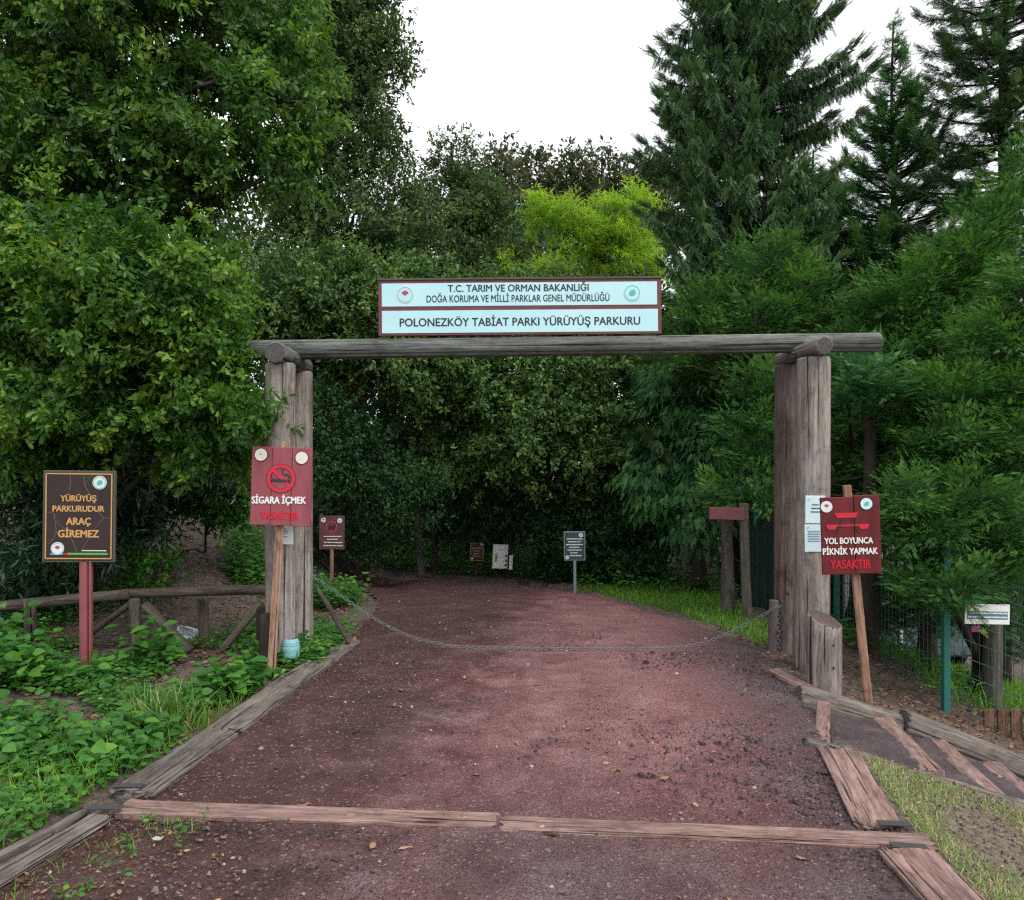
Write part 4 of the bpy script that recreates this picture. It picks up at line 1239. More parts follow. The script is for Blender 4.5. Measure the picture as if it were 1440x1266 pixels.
# ------------------------------------------------------------------ trees
tc_ = lambda px, py, d: tuple(P(px, py, d))
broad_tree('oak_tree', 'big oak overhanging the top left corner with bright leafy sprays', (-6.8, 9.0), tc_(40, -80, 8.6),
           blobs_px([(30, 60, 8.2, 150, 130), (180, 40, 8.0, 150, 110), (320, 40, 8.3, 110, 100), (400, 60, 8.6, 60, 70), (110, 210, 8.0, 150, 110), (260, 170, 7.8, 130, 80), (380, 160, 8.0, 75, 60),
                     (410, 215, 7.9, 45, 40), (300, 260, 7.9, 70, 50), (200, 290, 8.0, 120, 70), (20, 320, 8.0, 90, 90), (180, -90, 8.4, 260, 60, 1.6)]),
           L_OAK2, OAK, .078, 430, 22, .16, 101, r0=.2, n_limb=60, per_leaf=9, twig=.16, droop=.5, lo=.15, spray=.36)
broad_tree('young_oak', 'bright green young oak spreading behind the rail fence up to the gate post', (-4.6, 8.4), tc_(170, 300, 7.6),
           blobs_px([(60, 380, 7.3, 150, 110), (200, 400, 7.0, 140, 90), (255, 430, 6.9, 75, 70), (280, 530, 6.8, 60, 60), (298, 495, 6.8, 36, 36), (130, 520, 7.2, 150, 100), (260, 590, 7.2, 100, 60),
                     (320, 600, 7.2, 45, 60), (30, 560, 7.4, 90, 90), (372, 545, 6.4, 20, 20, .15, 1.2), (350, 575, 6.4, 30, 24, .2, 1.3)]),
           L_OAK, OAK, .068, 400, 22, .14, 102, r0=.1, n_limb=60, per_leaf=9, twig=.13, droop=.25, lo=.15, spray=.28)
broad_tree('laurel_shrub', 'dark glossy laurel shrub behind the brown sign', (-5.6, 8.9), tc_(120, 660, 8.8),
           blobs_px([(40, 650, 8.6, 130, 70), (170, 640, 8.7, 120, 60), (70, 730, 8.4, 120, 60), (190, 710, 9.2, 60, 60), (280, 660, 9.2, 60, 40), (20, 810, 8.0, 70, 40)]),
           L_LAUREL, LANCE, .12, 260, 10, .16, 103, r0=.05, n_limb=30, per_leaf=8, cat='shrub', lo=.2)
broad_tree('bank_shrub', 'light green shrub on the leaf-covered bank behind the rail fence', (-4.0, 10.2), tc_(290, 700, 9.8),
           blobs_px([(300, 700, 9.6, 40, 24), (330, 690, 9.6, 40, 40), (200, 800, 8.6, 30, 30)]),
           L_WEED, OVAL, .07, 90, 8, .12, 104, r0=.02, n_limb=16, per_leaf=7, cat='shrub', lo=.2)
broad_tree('tall_tree', 'tall dark broadleaf tree rising beyond the left gate post out of the frame', (-3.6, 15.2), tc_(470, -130, 15),
           blobs_px([(440, -60, 15, 110, 90), (510, -20, 15, 50, 60), (490, 70, 15, 75, 80), (535, 95, 15, 36, 55), (450, 100, 15.4, 70, 70), (480, 170, 14.8, 90, 60), (540, 195, 15, 34, 45), (440, 250, 15, 60, 50),
                     (500, 300, 14.8, 110, 70), (400, 370, 15, 90, 60), (560, 330, 15, 50, 60), (400, 30, 15.5, 60, 80)]),
           L_TALL, SMALL, .095, 760, 14, .24, 105, r0=.2, n_limb=70, per_leaf=9, twig=.22, spray=.34)
broad_tree('pointed_tree', 'dark green pointed tree at the left edge of the sky gap', (-1.6, 19.5), tc_(632, 200, 20),
           blobs_px([(632, 235, 20, 38, 40), (640, 290, 20, 62, 50), (620, 350, 19.5, 80, 60), (690, 330, 20, 45, 60), (672, 250, 20.5, 22, 45), (640, 420, 19, 110, 50), (720, 400, 19, 60, 50)]),
           L_TALL, SMALL, .10, 460, 14, .26, 106, r0=.16, n_limb=40, per_leaf=9, twig=.24, spray=.3)
broad_tree('grey_green_tree', 'grey-green tree with arching boughs above the left end of the beam', (-3.2, 13.0), tc_(480, 400, 13),
           blobs_px([(470, 420, 13, 110, 70), (580, 420, 13.6, 90, 60), (400, 440, 12.6, 60, 70), (520, 500, 13.2, 120, 45), (650, 440, 14, 70, 50), (620, 500, 13.8, 80, 40), (430, 520, 12.8, 40, 40)]),
           L_MID, OVAL, .085, 560, 13, .2, 107, r0=.14, n_limb=60, per_leaf=8, twig=.22, spray=.36, droop=.4)
broad_tree('spreading_tree', 'dense dark green tree filling the gateway beneath the beam', (0.6, 14.8), tc_(760, 420, 14.5),
           blobs_px([(760, 450, 15, 110, 60), (860, 450, 15, 80, 60), (740, 540, 13.6, 110, 60), (640, 560, 14.2, 90, 50), (830, 560, 13.4, 90, 70), (760, 620, 13.2, 100, 60), (860, 640, 13.3, 70, 60), (670, 640, 14.5, 80, 50), (900, 560, 13.8, 40, 80)]),
           L_MID, OVAL, .085, 740, 13, .2, 108, r0=.15, n_limb=60, per_leaf=8, twig=.22, spray=.36, droop=.4)
broad_tree('ivy_tree', 'ivy-clad dark tree right of the blue information sign', (2.0, 13.6), tc_(860, 640, 13.6),
           blobs_px([(815, 740, 13.7, 62, 70), (880, 750, 13.4, 55, 70), (900, 700, 13.2, 50, 50)]),
           L_SHADE, OVAL, .085, 330, 12, .18, 109, r0=.13, n_limb=20, per_leaf=8, lo=.3)
broad_tree('hazel_bush', 'sparse bush with shade-darkened leaves left of the trail behind the no-dogs sign', (-3.4, 12.2), tc_(500, 640, 12),
           blobs_px([(470, 620, 11.8, 50, 60), (530, 660, 12.2, 60, 50), (580, 690, 12.6, 60, 45), (500, 720, 12, 60, 40), (440, 580, 11.6, 24, 60, .5, 1.5), (455, 660, 11.4, 30, 40), (525, 765, 12.8, 50, 26), (420, 765, 12.0, 40, 36)]),
           L_SHADE, OVAL, .07, 230, 12, .14, 110, r0=.05, n_limb=30, per_leaf=7, cat='shrub', lo=.3)
broad_tree('hornbeam', 'drooping fine-leaved tree over the signs at the bend', (-.2, 15.6), tc_(690, 600, 15.3),
           blobs_px([(700, 700, 14.6, 60, 40), (745, 690, 14.3, 26, 40), (640, 690, 15.2, 60, 40), (590, 590, 15.5, 70, 50), (680, 740, 15.4, 60, 24)]),
           L_SHADE, LANCE, .12, 260, 10, .2, 111, r0=.1, n_limb=30, per_leaf=8, droop=.6)
far = [(700, 285, 31, 45, 70, 'olive far tree with an orange tinged top, left of the yellow-green tree'), (745, 275, 34, 45, 65, 'olive far tree directly behind the left half of the yellow-green crown'),
       (800, 270, 33, 42, 55, 'olive far tree rising over the middle of the yellow-green crown'), (850, 268, 35, 42, 50, 'olive far tree rising over the right half of the yellow-green crown'),
       (905, 275, 34, 42, 50, 'olive far tree between the yellow-green crown and the tall spruce')]
for k, (px, py, d, rx, ry, lab) in enumerate(far):
    b = P(px, py, d)
    broad_tree('far_tree', lab, (b[0], d), tc_(px, py - ry, d), blobs_px([(px, py - ry * .4, d, rx * .6, ry * .6), (px - rx * .3, py + ry * .3, d, rx * .8, ry * .6), (px + rx * .4, py + ry * .35, d, rx * .7, ry * .6), (px, py + ry * 1.4, d, rx * 1.2, ry * .7)]),
               L_FAR, DIAM, .26, 110, 9, .4, 120 + k, r0=.2, n_limb=14, per_leaf=8, twig=.5, group='far trees on the skyline')
broad_tree('yellow_tree', 'bright yellow-green feathery tree behind the entrance sign', (1.9, 17.6), tc_(850, 285, 18),
           blobs_px([(790, 305, 17.8, 40, 13), (765, 288, 17.7, 22, 8), (870, 300, 18.2, 40, 18), (893, 274, 18, 18, 9), (830, 335, 18, 55, 12), (885, 340, 18, 38, 18), (755, 310, 17.6, 18, 6), (790, 372, 17.4, 40, 12), (850, 372, 18, 50, 16), (722, 362, 17.2, 18, 8), (900, 385, 18, 34, 20), (760, 385, 17.4, 30, 10)]),
           L_YEL, PINN, .15, 260, 24, .12, 130, bark='bark_grey', r0=.05, n_limb=70, per_leaf=3, twig=.16, droop=.05, up=1.8, flat=.35, lo=.2, spray=.3)
# conifers on the right
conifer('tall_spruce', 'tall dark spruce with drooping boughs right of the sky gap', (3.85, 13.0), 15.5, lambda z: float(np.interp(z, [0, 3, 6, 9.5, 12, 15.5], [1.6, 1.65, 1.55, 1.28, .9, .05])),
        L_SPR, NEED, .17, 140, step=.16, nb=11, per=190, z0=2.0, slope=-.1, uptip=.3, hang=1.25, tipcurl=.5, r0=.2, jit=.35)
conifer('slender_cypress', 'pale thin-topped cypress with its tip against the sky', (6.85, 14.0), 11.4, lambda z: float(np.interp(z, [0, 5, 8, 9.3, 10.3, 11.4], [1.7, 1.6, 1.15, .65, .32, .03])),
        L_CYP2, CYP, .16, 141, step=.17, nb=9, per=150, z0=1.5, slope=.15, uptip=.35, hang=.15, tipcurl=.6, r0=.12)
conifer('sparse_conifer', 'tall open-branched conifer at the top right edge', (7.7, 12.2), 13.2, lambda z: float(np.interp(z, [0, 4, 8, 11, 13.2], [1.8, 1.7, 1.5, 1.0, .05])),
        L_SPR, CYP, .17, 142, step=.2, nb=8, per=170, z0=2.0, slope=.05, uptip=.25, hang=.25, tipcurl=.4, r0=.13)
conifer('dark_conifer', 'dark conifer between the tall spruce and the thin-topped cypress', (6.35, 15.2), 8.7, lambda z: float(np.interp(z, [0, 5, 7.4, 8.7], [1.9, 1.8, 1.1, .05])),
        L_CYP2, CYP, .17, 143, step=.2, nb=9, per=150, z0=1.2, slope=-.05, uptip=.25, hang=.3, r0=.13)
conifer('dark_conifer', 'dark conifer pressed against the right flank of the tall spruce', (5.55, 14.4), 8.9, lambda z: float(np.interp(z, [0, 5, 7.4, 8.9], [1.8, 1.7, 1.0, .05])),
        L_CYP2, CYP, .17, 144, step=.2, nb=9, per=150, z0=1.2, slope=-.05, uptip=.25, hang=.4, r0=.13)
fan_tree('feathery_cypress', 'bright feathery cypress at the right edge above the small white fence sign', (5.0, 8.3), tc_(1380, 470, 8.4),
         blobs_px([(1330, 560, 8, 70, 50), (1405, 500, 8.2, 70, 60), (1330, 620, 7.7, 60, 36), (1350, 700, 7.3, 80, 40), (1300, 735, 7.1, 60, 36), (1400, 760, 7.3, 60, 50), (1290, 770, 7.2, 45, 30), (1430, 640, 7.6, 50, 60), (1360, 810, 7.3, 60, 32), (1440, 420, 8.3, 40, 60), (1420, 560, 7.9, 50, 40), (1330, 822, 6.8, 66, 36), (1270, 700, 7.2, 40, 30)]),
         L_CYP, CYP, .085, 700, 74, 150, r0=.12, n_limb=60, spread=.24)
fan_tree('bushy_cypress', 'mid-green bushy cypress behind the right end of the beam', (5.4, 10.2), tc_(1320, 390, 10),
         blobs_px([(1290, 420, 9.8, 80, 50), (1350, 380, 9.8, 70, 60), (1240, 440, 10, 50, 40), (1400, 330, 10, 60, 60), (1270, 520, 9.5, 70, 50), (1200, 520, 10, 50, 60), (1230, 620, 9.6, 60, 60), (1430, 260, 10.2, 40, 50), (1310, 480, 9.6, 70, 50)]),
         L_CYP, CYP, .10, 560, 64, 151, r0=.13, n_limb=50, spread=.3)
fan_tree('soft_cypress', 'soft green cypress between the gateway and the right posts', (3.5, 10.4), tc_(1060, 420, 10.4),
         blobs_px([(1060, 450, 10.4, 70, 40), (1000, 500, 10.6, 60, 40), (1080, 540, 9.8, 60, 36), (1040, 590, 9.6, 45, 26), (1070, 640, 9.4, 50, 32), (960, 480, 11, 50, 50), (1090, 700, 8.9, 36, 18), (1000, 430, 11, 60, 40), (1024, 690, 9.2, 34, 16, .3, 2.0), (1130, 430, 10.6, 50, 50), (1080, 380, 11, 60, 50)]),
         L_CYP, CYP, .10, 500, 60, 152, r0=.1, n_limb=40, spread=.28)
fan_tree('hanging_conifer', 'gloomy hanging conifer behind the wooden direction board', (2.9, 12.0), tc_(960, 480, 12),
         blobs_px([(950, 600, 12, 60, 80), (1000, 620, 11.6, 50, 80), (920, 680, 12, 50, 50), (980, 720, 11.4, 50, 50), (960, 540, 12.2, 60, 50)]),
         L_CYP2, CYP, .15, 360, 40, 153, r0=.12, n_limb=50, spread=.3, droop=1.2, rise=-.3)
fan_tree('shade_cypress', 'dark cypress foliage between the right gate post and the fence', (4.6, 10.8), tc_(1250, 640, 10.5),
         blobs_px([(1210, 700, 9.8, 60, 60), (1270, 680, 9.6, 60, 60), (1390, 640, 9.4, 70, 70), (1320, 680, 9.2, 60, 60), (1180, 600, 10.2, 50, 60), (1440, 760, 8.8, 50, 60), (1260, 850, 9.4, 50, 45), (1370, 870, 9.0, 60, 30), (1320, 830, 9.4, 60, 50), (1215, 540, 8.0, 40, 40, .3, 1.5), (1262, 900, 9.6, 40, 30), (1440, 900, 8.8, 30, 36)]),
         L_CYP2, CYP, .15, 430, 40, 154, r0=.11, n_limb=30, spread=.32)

# bare trunks that stand out in the shade
for k, (px, yb, d, yt, w_, mt, lab) in enumerate([(1024, 862, 9.6, 690, .17, 'bark_grey', 'pale straight tree trunk behind the wooden direction board'),
                                               (1224, 925, 8.3, 500, .17, 'bark', 'dark tree trunk behind the red no-picnic sign'),
                                               (1302, 975, 8.6, 760, .11, 'bark', 'thin dark tree trunk left of the green fence post'),
                                               (1395, 1025, 8.0, 600, .2, 'bark_grey', 'rough grey trunk behind the green mesh fence'),
                                               (594, 812, 14.8, 640, .15, 'bark_grey', 'leaning grey trunk in the shade left of the bend'),
                                               (612, 812, 15.2, 640, .13, 'bark', 'dark trunk next to the leaning grey trunk at the bend')]):
    b = P(px, yb, d); b[2] = G(b[0], b[1])
    tpt = P(px - (14 if k == 4 else 3), yt, d)
    t = thing('tree', lab, 'tree', tuple(b), 'bare trunks under the canopy')
    o = place_log('trunk', (b[0], b[1], b[2] - .1), tpt, w_, None, t, [M[mt], M[mt]], b, seed=90 + k, rough=.06, taper=.62, bow=.03)
    r = np.random.default_rng(300 + k); g = Geo()
    for _ in range(7):
        z = r.uniform(.45, 1) * (tpt[2] - b[2]); a = r.uniform(0, 6.3); L = r.uniform(.3, .9)
        e = np.array([math.cos(a) * L, math.sin(a) * L, z + r.uniform(-.25, .2)])
        s0 = np.array([(tpt[0] - b[0]) * z / (tpt[2] - b[2]), 0, z])
        tube_geo(g, [s0, (s0 + e) / 2 + r.normal(size=3) * .04, e], [.014, .009, .003], 5)
    link('branch', g.mesh('branch', M['bark'], True), t)

# the wood behind, one far mass
r = np.random.default_rng(77)
g = LeafGeo()
N = 90000
x = r.uniform(-22, 20, N); y = 17.2 + 8 * r.random(N) + .015 * x * x
topz = 8.0 + 1.0 * np.sin(x * .7) + .8 * np.sin(x * 1.9 + 1)
z = gz(x, y) + topz * np.where(y < 20, .5, 1) * r.random(N)
pos = np.stack([x, y, z], 1)
cl = (np.sin(x * 2.2 + z * 1.7) + np.sin(y * 2 + z * 2.6 + x) + r.normal(size=N) * .6)
keep = cl > -.7
pos = pos[keep]; N = len(pos)
stamp(g, DIAM, pos, rdir(r, N) + np.array([0, -.3, -.3]), norm(np.array([0, -.3, .8]) + r.normal(size=(N, 3)) * .5), r.uniform(.18, .36, N), r.random(N))
gt = Geo()
for k in range(60):
    bx = r.uniform(-20, 18); by = r.uniform(17.5, 24)
    tube_geo(gt, [(bx, by, G(bx, by) - .2), (bx + r.normal() * .1, by, 2), (bx + r.normal() * .3, by, 5)], [.14, .11, .06], 7, 1)
g.V += gt.V; g.L += [l + g.n for l in gt.L]; g.n += gt.n; g.S.append(np.array(gt.S)); g.M.append(np.array(gt.M)); g.A.append(np.array(gt.A))
tag(link('woods', g.mesh('woods', [L_SHADE, M['bark']])), 'dark mass of forest behind the bend of the trail', 'woods', kind='stuff')

# ------------------------------------------------------------------ ground vegetation
def scatter(n, x0, x1, y0, y1, seed, cond=None):
    r = np.random.default_rng(seed)
    x = r.uniform(x0, x1, n); y = r.uniform(y0, y1, n)
    if cond is not None:
        k = cond(x, y, r); x, y = x[k], y[k]
    return x, y, r


def patch(x, y, f=1.3, ph=0):
    return np.sin(f * x * 1.7 + ph) * np.cos(f * y * 1.3 - ph) + .6 * np.sin(f * 2.9 * x - f * 2.1 * y + ph)


def plants(g, x, y, r, tmpl, size, nl, height, spread=.9, lowtone=0):
    """small leafy stems"""
    n = len(x); z = gz(x, y)
    h = height * r.uniform(.4, 1.2, n)
    lean = r.normal(size=(n, 2)) * .25
    i = np.repeat(np.arange(n), nl); N = len(i); u = np.tile(np.linspace(.35, 1, nl), n) * r.uniform(.85, 1.1, N)
    az = np.tile(np.arange(nl) * 2.4, n) + np.repeat(r.uniform(0, 6.3, n), nl) + r.normal(size=N) * .3
    d = np.stack([np.cos(az), np.sin(az), r.uniform(-.25, .35, N)], 1)
    pos = np.stack([x[i] + lean[i, 0] * h[i] * u, y[i] + lean[i, 1] * h[i] * u, z[i] + h[i] * u], 1) + d * size * .25
    nr = norm(np.array([0, -.15, 1.0]) + r.normal(size=(N, 3)) * .35)
    tn = r.random(n)
    stamp(g, tmpl, pos, d, nr, size * r.uniform(.55, 1.2, N) * np.repeat(r.uniform(.7, 1.2, n), nl), np.clip(.5 * tn[i] + .5 * r.random(N), 0, 1))
    blade = (np.array([(0, .02, 0), (0, -.02, 0), (1, 0, 0)]), [[0, 1, 2]])
    b = np.stack([x, y, z], 1); t = np.stack([lean[:, 0], lean[:, 1], np.ones(n)], 1)
    stamp(g, blade, b, t, rdir(r, n), h, np.full(n, .3), wscale=np.full(n, .6))


def blades(g, x, y, r, h, w=.006, lean=.5, dry=0.0):
    n = len(x); z = gz(x, y)
    hh = h * r.uniform(.45, 1.25, n); az = r.uniform(0, 6.3, n)
    tmpl = (np.array([(0, .5, 0), (0, -.5, 0), (.5, .42, -.03), (.5, -.42, -.03), (.85, .25, -.16), (.85, -.25, -.16), (1, 0, -.27)]), [[0, 1, 3, 2], [2, 3, 5, 4], [4, 5, 6]])
    ln = r.uniform(0.05, 1, n) * lean
    ax = np.stack([np.cos(az) * ln, np.sin(az) * ln, np.ones(n)], 1)
    nr = np.stack([np.cos(az), np.sin(az), -ln], 1) * -1
    tn = np.clip(r.normal(.42 + dry, .22, n), 0, 1)
    V, Fc = tmpl
    stamp(g, tmpl, np.stack([x, y, z - .01], 1), ax, nr, hh, tn, wscale=w / hh * r.uniform(.7, 1.3, n))


left_kerb = lambda y: -2.66 + .153 * y - .05
def left_zone(x, y, r):
    bare = (np.hypot((x + 3.5) * .6, (y - 5.35) * 1.3) < .36) | (np.hypot(x + 2.72, (y - 5.1) * 1.3) < .22) | (np.hypot(x + 2.45, (y - 6.5) * 1.4) < .5) | (np.hypot(x + 2.75, (y - 6.95) * 1.4) < .3)
    return (x < left_kerb(y)) & (patch(x, y) > -.75 + .5 * r.random(len(x)) * 0) & ~bare

g = LeafGeo()
x, y, r = scatter(6500, -6, -1.4, 2.6, 7.3, 201, left_zone)
plants(g, x, y, r, OVAL, .056, 6, .11)
x, y, r = scatter(900, -6, -1.8, 4.2, 6.1, 202, lambda x, y, r: left_zone(x, y, r) & (patch(x, y, 1.1, 2) > -.2))
plants(g, x, y, r, BROAD, .08, 6, .19)
x, y, r = scatter(700, -5.6, -3.0, 5.6, 7.0, 203, lambda x, y, r: left_zone(x, y, r) & (x < -3.5) & (y < 6.7) & ((x < -4.1) | (y < 6.0)))
plants(g, x, y, r, BROAD, .10, 7, .42)
x, y, r = scatter(2600, -7.5, -2.0, 7.4, 10, 204, lambda x, y, r: (patch(x, y, 1.0, 1) > .0) & ((y < 8.5) | (x < -5)) & ~in_path(x, y, -.4))
plants(g, x, y, r, OVAL, .07, 6, .16)
x, y, r = scatter(1500, -3.8, -1.6, 9.6, 13.2, 205, lambda x, y, r: ~in_path(x, y, -.15) & (np.hypot((x + 2.8) / 1.2, (y - 11.3) / 1.9) < 1))
plants(g, x, y, r, OVAL, .09, 7, .34)
x, y, r = scatter(260, -2.15, -1.55, 6.4, 8.4, 206, lambda x, y, r: ~in_path(x, y, .02))
plants(g, x, y, r, OVAL, .065, 6, .15)
x, y, r = scatter(500, .3, 5, 11.5, 14.5, 207, lambda x, y, r: ~in_path(x, y, -.3))
plants(g, x, y, r, OVAL, .09, 6, .25)
x, y, r = scatter(2200, -7, 1.5, 13.2, 17.5, 214, lambda x, y, r: ~in_path(x, y, -.12))
plants(g, x, y, r, OVAL, .11, 7, .45)
x, y, r = scatter(260, 2.9, 6.5, 6.6, 9.5, 208, lambda x, y, r: patch(x, y, 1.5, 1) > .2)
plants(g, x, y, r, LANCE, .13, 6, .3)
x, y, r = scatter(140, -1.75, -.9, 2.6, 3.7, 209, lambda x, y, r: (x < -1.4 - .3 * (3.6 - y)))
plants(g, x, y, r, OVAL, .03, 5, .06)
tag(link('ground_cover', g.mesh('ground_cover', L_WEED)), 'bright green leafy weeds covering the ground left of the kerb', 'weeds', kind='stuff')

# a taller broad-leaved weed and two grass tufts
def weed(name, label, x, y, n, size, h, seed, group=None):
    t = thing(name, label, 'plant', (x, y, G(x, y)), group)
    g = LeafGeo(); r = np.random.default_rng(seed)
    plants(g, x + r.normal(size=n) * .09, y + r.normal(size=n) * .08, r, BROAD, size, 8, h)
    link('leaves', g.mesh('leaves', L_WEED), t, (-x, -y, -G(x, y)))
weed('broadleaf_weed', 'tall broad-leaved weed in front of the braced fence post', *P(215, 930, 6.5)[:2], 12, .12, .36, 210)
weed('broadleaf_weed', 'low broad-leaved weed right beside the kerb and the grass tuft', *P(330, 985, 5.6)[:2], 14, .12, .20, 211)
weed('broadleaf_weed', 'broad-leaved weed at the foot of the pale sign stake', *P(372, 945, 6.35)[:2], 12, .10, .20, 212)
tf = thing('grass_tuft', 'tuft of long grass blades arching over the left kerb timber', 'grass', (*P(232, 1060, 4.95)[:2], 0))
g = LeafGeo(); r = np.random.default_rng(213); n = 240
blades(g, tf.location.x + r.normal(size=n) * .10, tf.location.y + r.normal(size=n) * .08, r, .30, .010, .8)
link('blades', g.mesh('blades', L_GRASS), tf, (-tf.location.x, -tf.location.y, 0))

# grasses as stuff
g = LeafGeo()
slope = lambda x, y, r: (x > np.interp(y, [2, 3.4, 3.6, 4.56], [1.82, 1.84, 1.84, 2.04])) & (y < 4.5) & (patch(x, y, 1.9, .5) > -.75 + .9 * (r.random(len(x)) - .4))
x, y, r = scatter(70000, 1.85, 4.2, 2.0, 4.60, 220, slope)
blades(g, x, y, r, .045, .005, 1.4, .27)
x, y, r = scatter(2500, 2.2, 4.0, 4.75, 5.6, 221, lambda x, y, r: (np.abs(((x - 2.2 - (y - 5.1) * .15) % .37) - .03) < .035) & (r.random(len(x)) < .5))
blades(g, x, y, r, .07, .004, .8, .2)
tag(link('slope_grass', g.mesh('slope_grass', L_GRASS)), 'short yellowish grass on the slope right of the trail', 'grass', kind='stuff')
g = LeafGeo()
x, y, r = scatter(26000, .4, 3.4, 7.2, 12.6, 222, lambda x, y, r: ~in_path(x, y, -.03) & (x < 2.65 + .1 * (y - 7)) & (x > .4) & (y < 12.6 - .0 * x))
blades(g, x, y, r, .10, .007, .8)
x, y, r = scatter(9000, -3.4, -1.6, 9.5, 12.2, 223, lambda x, y, r: ~in_path(x, y, -.05) & (patch(x, y, 1.2) > -.2))
blades(g, x, y, r, .10, .007, .8)
x, y, r = scatter(12000, 4.2, 9, 7.6, 14, 224)
blades(g, x, y, r, .22, .012, .7)
x, y, r = scatter(6500, -4.4, -1.8, 3.0, 5.6, 225, lambda x, y, r: (x < left_kerb(y)) & (x > left_kerb(y) - .7))
blades(g, x, y, r, .15, .006, .9, .15)
x, y, r = scatter(800, -1.6, 2.4, 2.5, 7.4, 226, lambda x, y, r: (np.abs(x - (-2.40 + .153 * y)) < .06) & (patch(x, y, 3) > .2))
blades(g, x, y, r, .06, .004, .9, .3)
x, y, r = scatter(900, -2.1, -.9, 2.4, 3.75, 227, lambda x, y, r: (x < -1.45 - .25 * (3.6 - y)) & (patch(x, y, 4) > 0))
blades(g, x, y, r, .06, .004, .9, .25)
tag(link('verge_grass', g.mesh('verge_grass', L_VERGE)), 'fresh green grass on the verges beyond the gate and by the kerb', 'grass', kind='stuff')

# fallen leaves, chips and gravel
g = LeafGeo()
FLAKE = (np.array([(0, 0, 0), (.2, .18, .1), (.55, .27, .05), (.8, .12, .12), (1, .04, .0), (.7, -.2, .1), (.35, -.24, .02)]), [[0, 1, 2, 3, 4, 5, 6]])
def litter(n, x0, x1, y0, y1, seed, cond, size, tone=(0, 1), lift=.008):
    x, y, r = scatter(n, x0, x1, y0, y1, seed, cond); k = len(x)
    a = r.uniform(0, 6.3, k); 
    stamp(g, FLAKE, np.stack([x, y, gz(x, y) + lift + .006], 1), np.stack([np.cos(a), np.sin(a), r.normal(size=k) * .15], 1), norm(np.array([0, 0, 1.0]) + r.normal(size=(k, 3)) * .3), size * r.uniform(.5, 1.5, k), r.uniform(tone[0], tone[1], k), wscale=r.uniform(.5, 1.2, k))
litter(9000, -7, -2.0, 2.6, 11.5, 230, lambda x, y, r: (x < left_kerb(y) - .05), .05, (0, .9))
litter(1500, -1.9, 2.3, 2.4, 12, 231, lambda x, y, r: in_path(x, y, .05) & (r.random(len(x)) < np.exp(-np.minimum(x + 2.5 - .153 * y, 9) * 1.1) + .10), .026, (.2, 1))
litter(26, -1.7, 1.6, 2.5, 6, 232, lambda x, y, r: in_path(x, y, .1), .055, (.6, 1))
litter(2500, 2.2, 5.5, 5.7, 8.5, 233, None, .05, (0, .8))
litter(900, -2.6, -1.0, 2.5, 3.7, 235, lambda x, y, r: in_path(x, y, .02) & (x < -1.1), .024, (.1, .95))
def chips(n, seed, cond, size, tone, w):
    x, y, r = scatter(n, -2.3, 2.4, 2.3, 9, seed, cond); k = len(x); a = r.uniform(0, 6.3, k)
    stamp(g, FLAKE, np.stack([x, y, gz(x, y) + .012], 1), np.stack([np.cos(a), np.sin(a), r.normal(size=k) * .12], 1), norm(np.array([0, 0, 1.0]) + r.normal(size=(k, 3)) * .35), size * r.lognormal(0, .5, k), r.uniform(*tone, k), wscale=w * r.uniform(.6, 1.5, k))
litter(2600, 1.9, 4.2, 2.0, 4.6, 239, lambda x, y, r: slope(x, y, r) | (x > 2.05), .018, (.2, 1))
across = lambda x, y: x + 2.62 - .153 * y
chips(20000, 236, lambda x, y, r: in_path(x, y, .02) & (r.random(len(x)) < np.exp(-across(x, y) * 2.3)), .024, (0, .45), .35)
chips(9000, 237, lambda x, y, r: in_path(x, y, .02) & (r.random(len(x)) < np.exp(-across(x, y) * 1.6) + .02), .018, (.3, .95), .3)
chips(2500, 238, lambda x, y, r: (np.abs(y - (3.57 - .09 * x)) < .16) & (np.abs(x) < 1.8), .022, (0, .5), .5)
tag(link('leaf_litter', g.mesh('leaf_litter', L_LITTER)), 'scattered dry brown leaves on the trail and banks', 'leaves', kind='stuff')

g = LeafGeo()
ROCK = (np.array([(-.5, -.4, 0), (.5, -.35, 0), (.45, .4, 0), (-.4, .45, 0), (-.25, -.2, .5), (.3, -.15, .42), (.2, .25, .55), (-.2, .2, .45)]),
        [[0, 1, 5, 4], [1, 2, 6, 5], [2, 3, 7, 6], [3, 0, 4, 7], [4, 5, 6, 7]])
def rocks(n, x0, x1, y0, y1, seed, cond, size, tone):
    x, y, r = scatter(n, x0, x1, y0, y1, seed, cond); k = len(x); a = r.uniform(0, 6.3, k)
    stamp(g, ROCK, np.stack([x, y, gz(x, y) + .004], 1), np.stack([np.cos(a), np.sin(a), r.normal(size=k) * .2], 1), norm(np.array([0, 0, 1.0]) + r.normal(size=(k, 3)) * .25), size * r.lognormal(0, .45, k), r.uniform(*tone, k), wscale=r.uniform(.6, 1.1, k))
rocks(11000, -2.1, 2.3, 2.2, 8, 240, lambda x, y, r: in_path(x, y, .03) & (patch(x, y, .8, 2) > -.4), .008, (0, .75))
rocks(7000, .7, 2.2, 2.2, 7, 241, lambda x, y, r: in_path(x, y, .03) & (r.random(len(x)) < np.clip((x - .4) / 1.2, 0, 1)), .010, (0, .7))
rocks(5000, -1.9, 1.9, 3.2, 4.0, 243, lambda x, y, r: (np.abs(np.abs(y - (3.57 - .09 * x)) - .09) < .05), .009, (0, .6))
rocks(5000, 1.3, 2.2, 2.3, 6, 244, lambda x, y, r: in_path(x, y, -.02) & (r.random(len(x)) < np.exp(-np.abs(x - np.interp(y, [2.3, 3.4, 3.6, 4.6, 6], [1.55, 1.58, 1.58, 1.78, 2.1])) * 9)), .011, (0, .6))
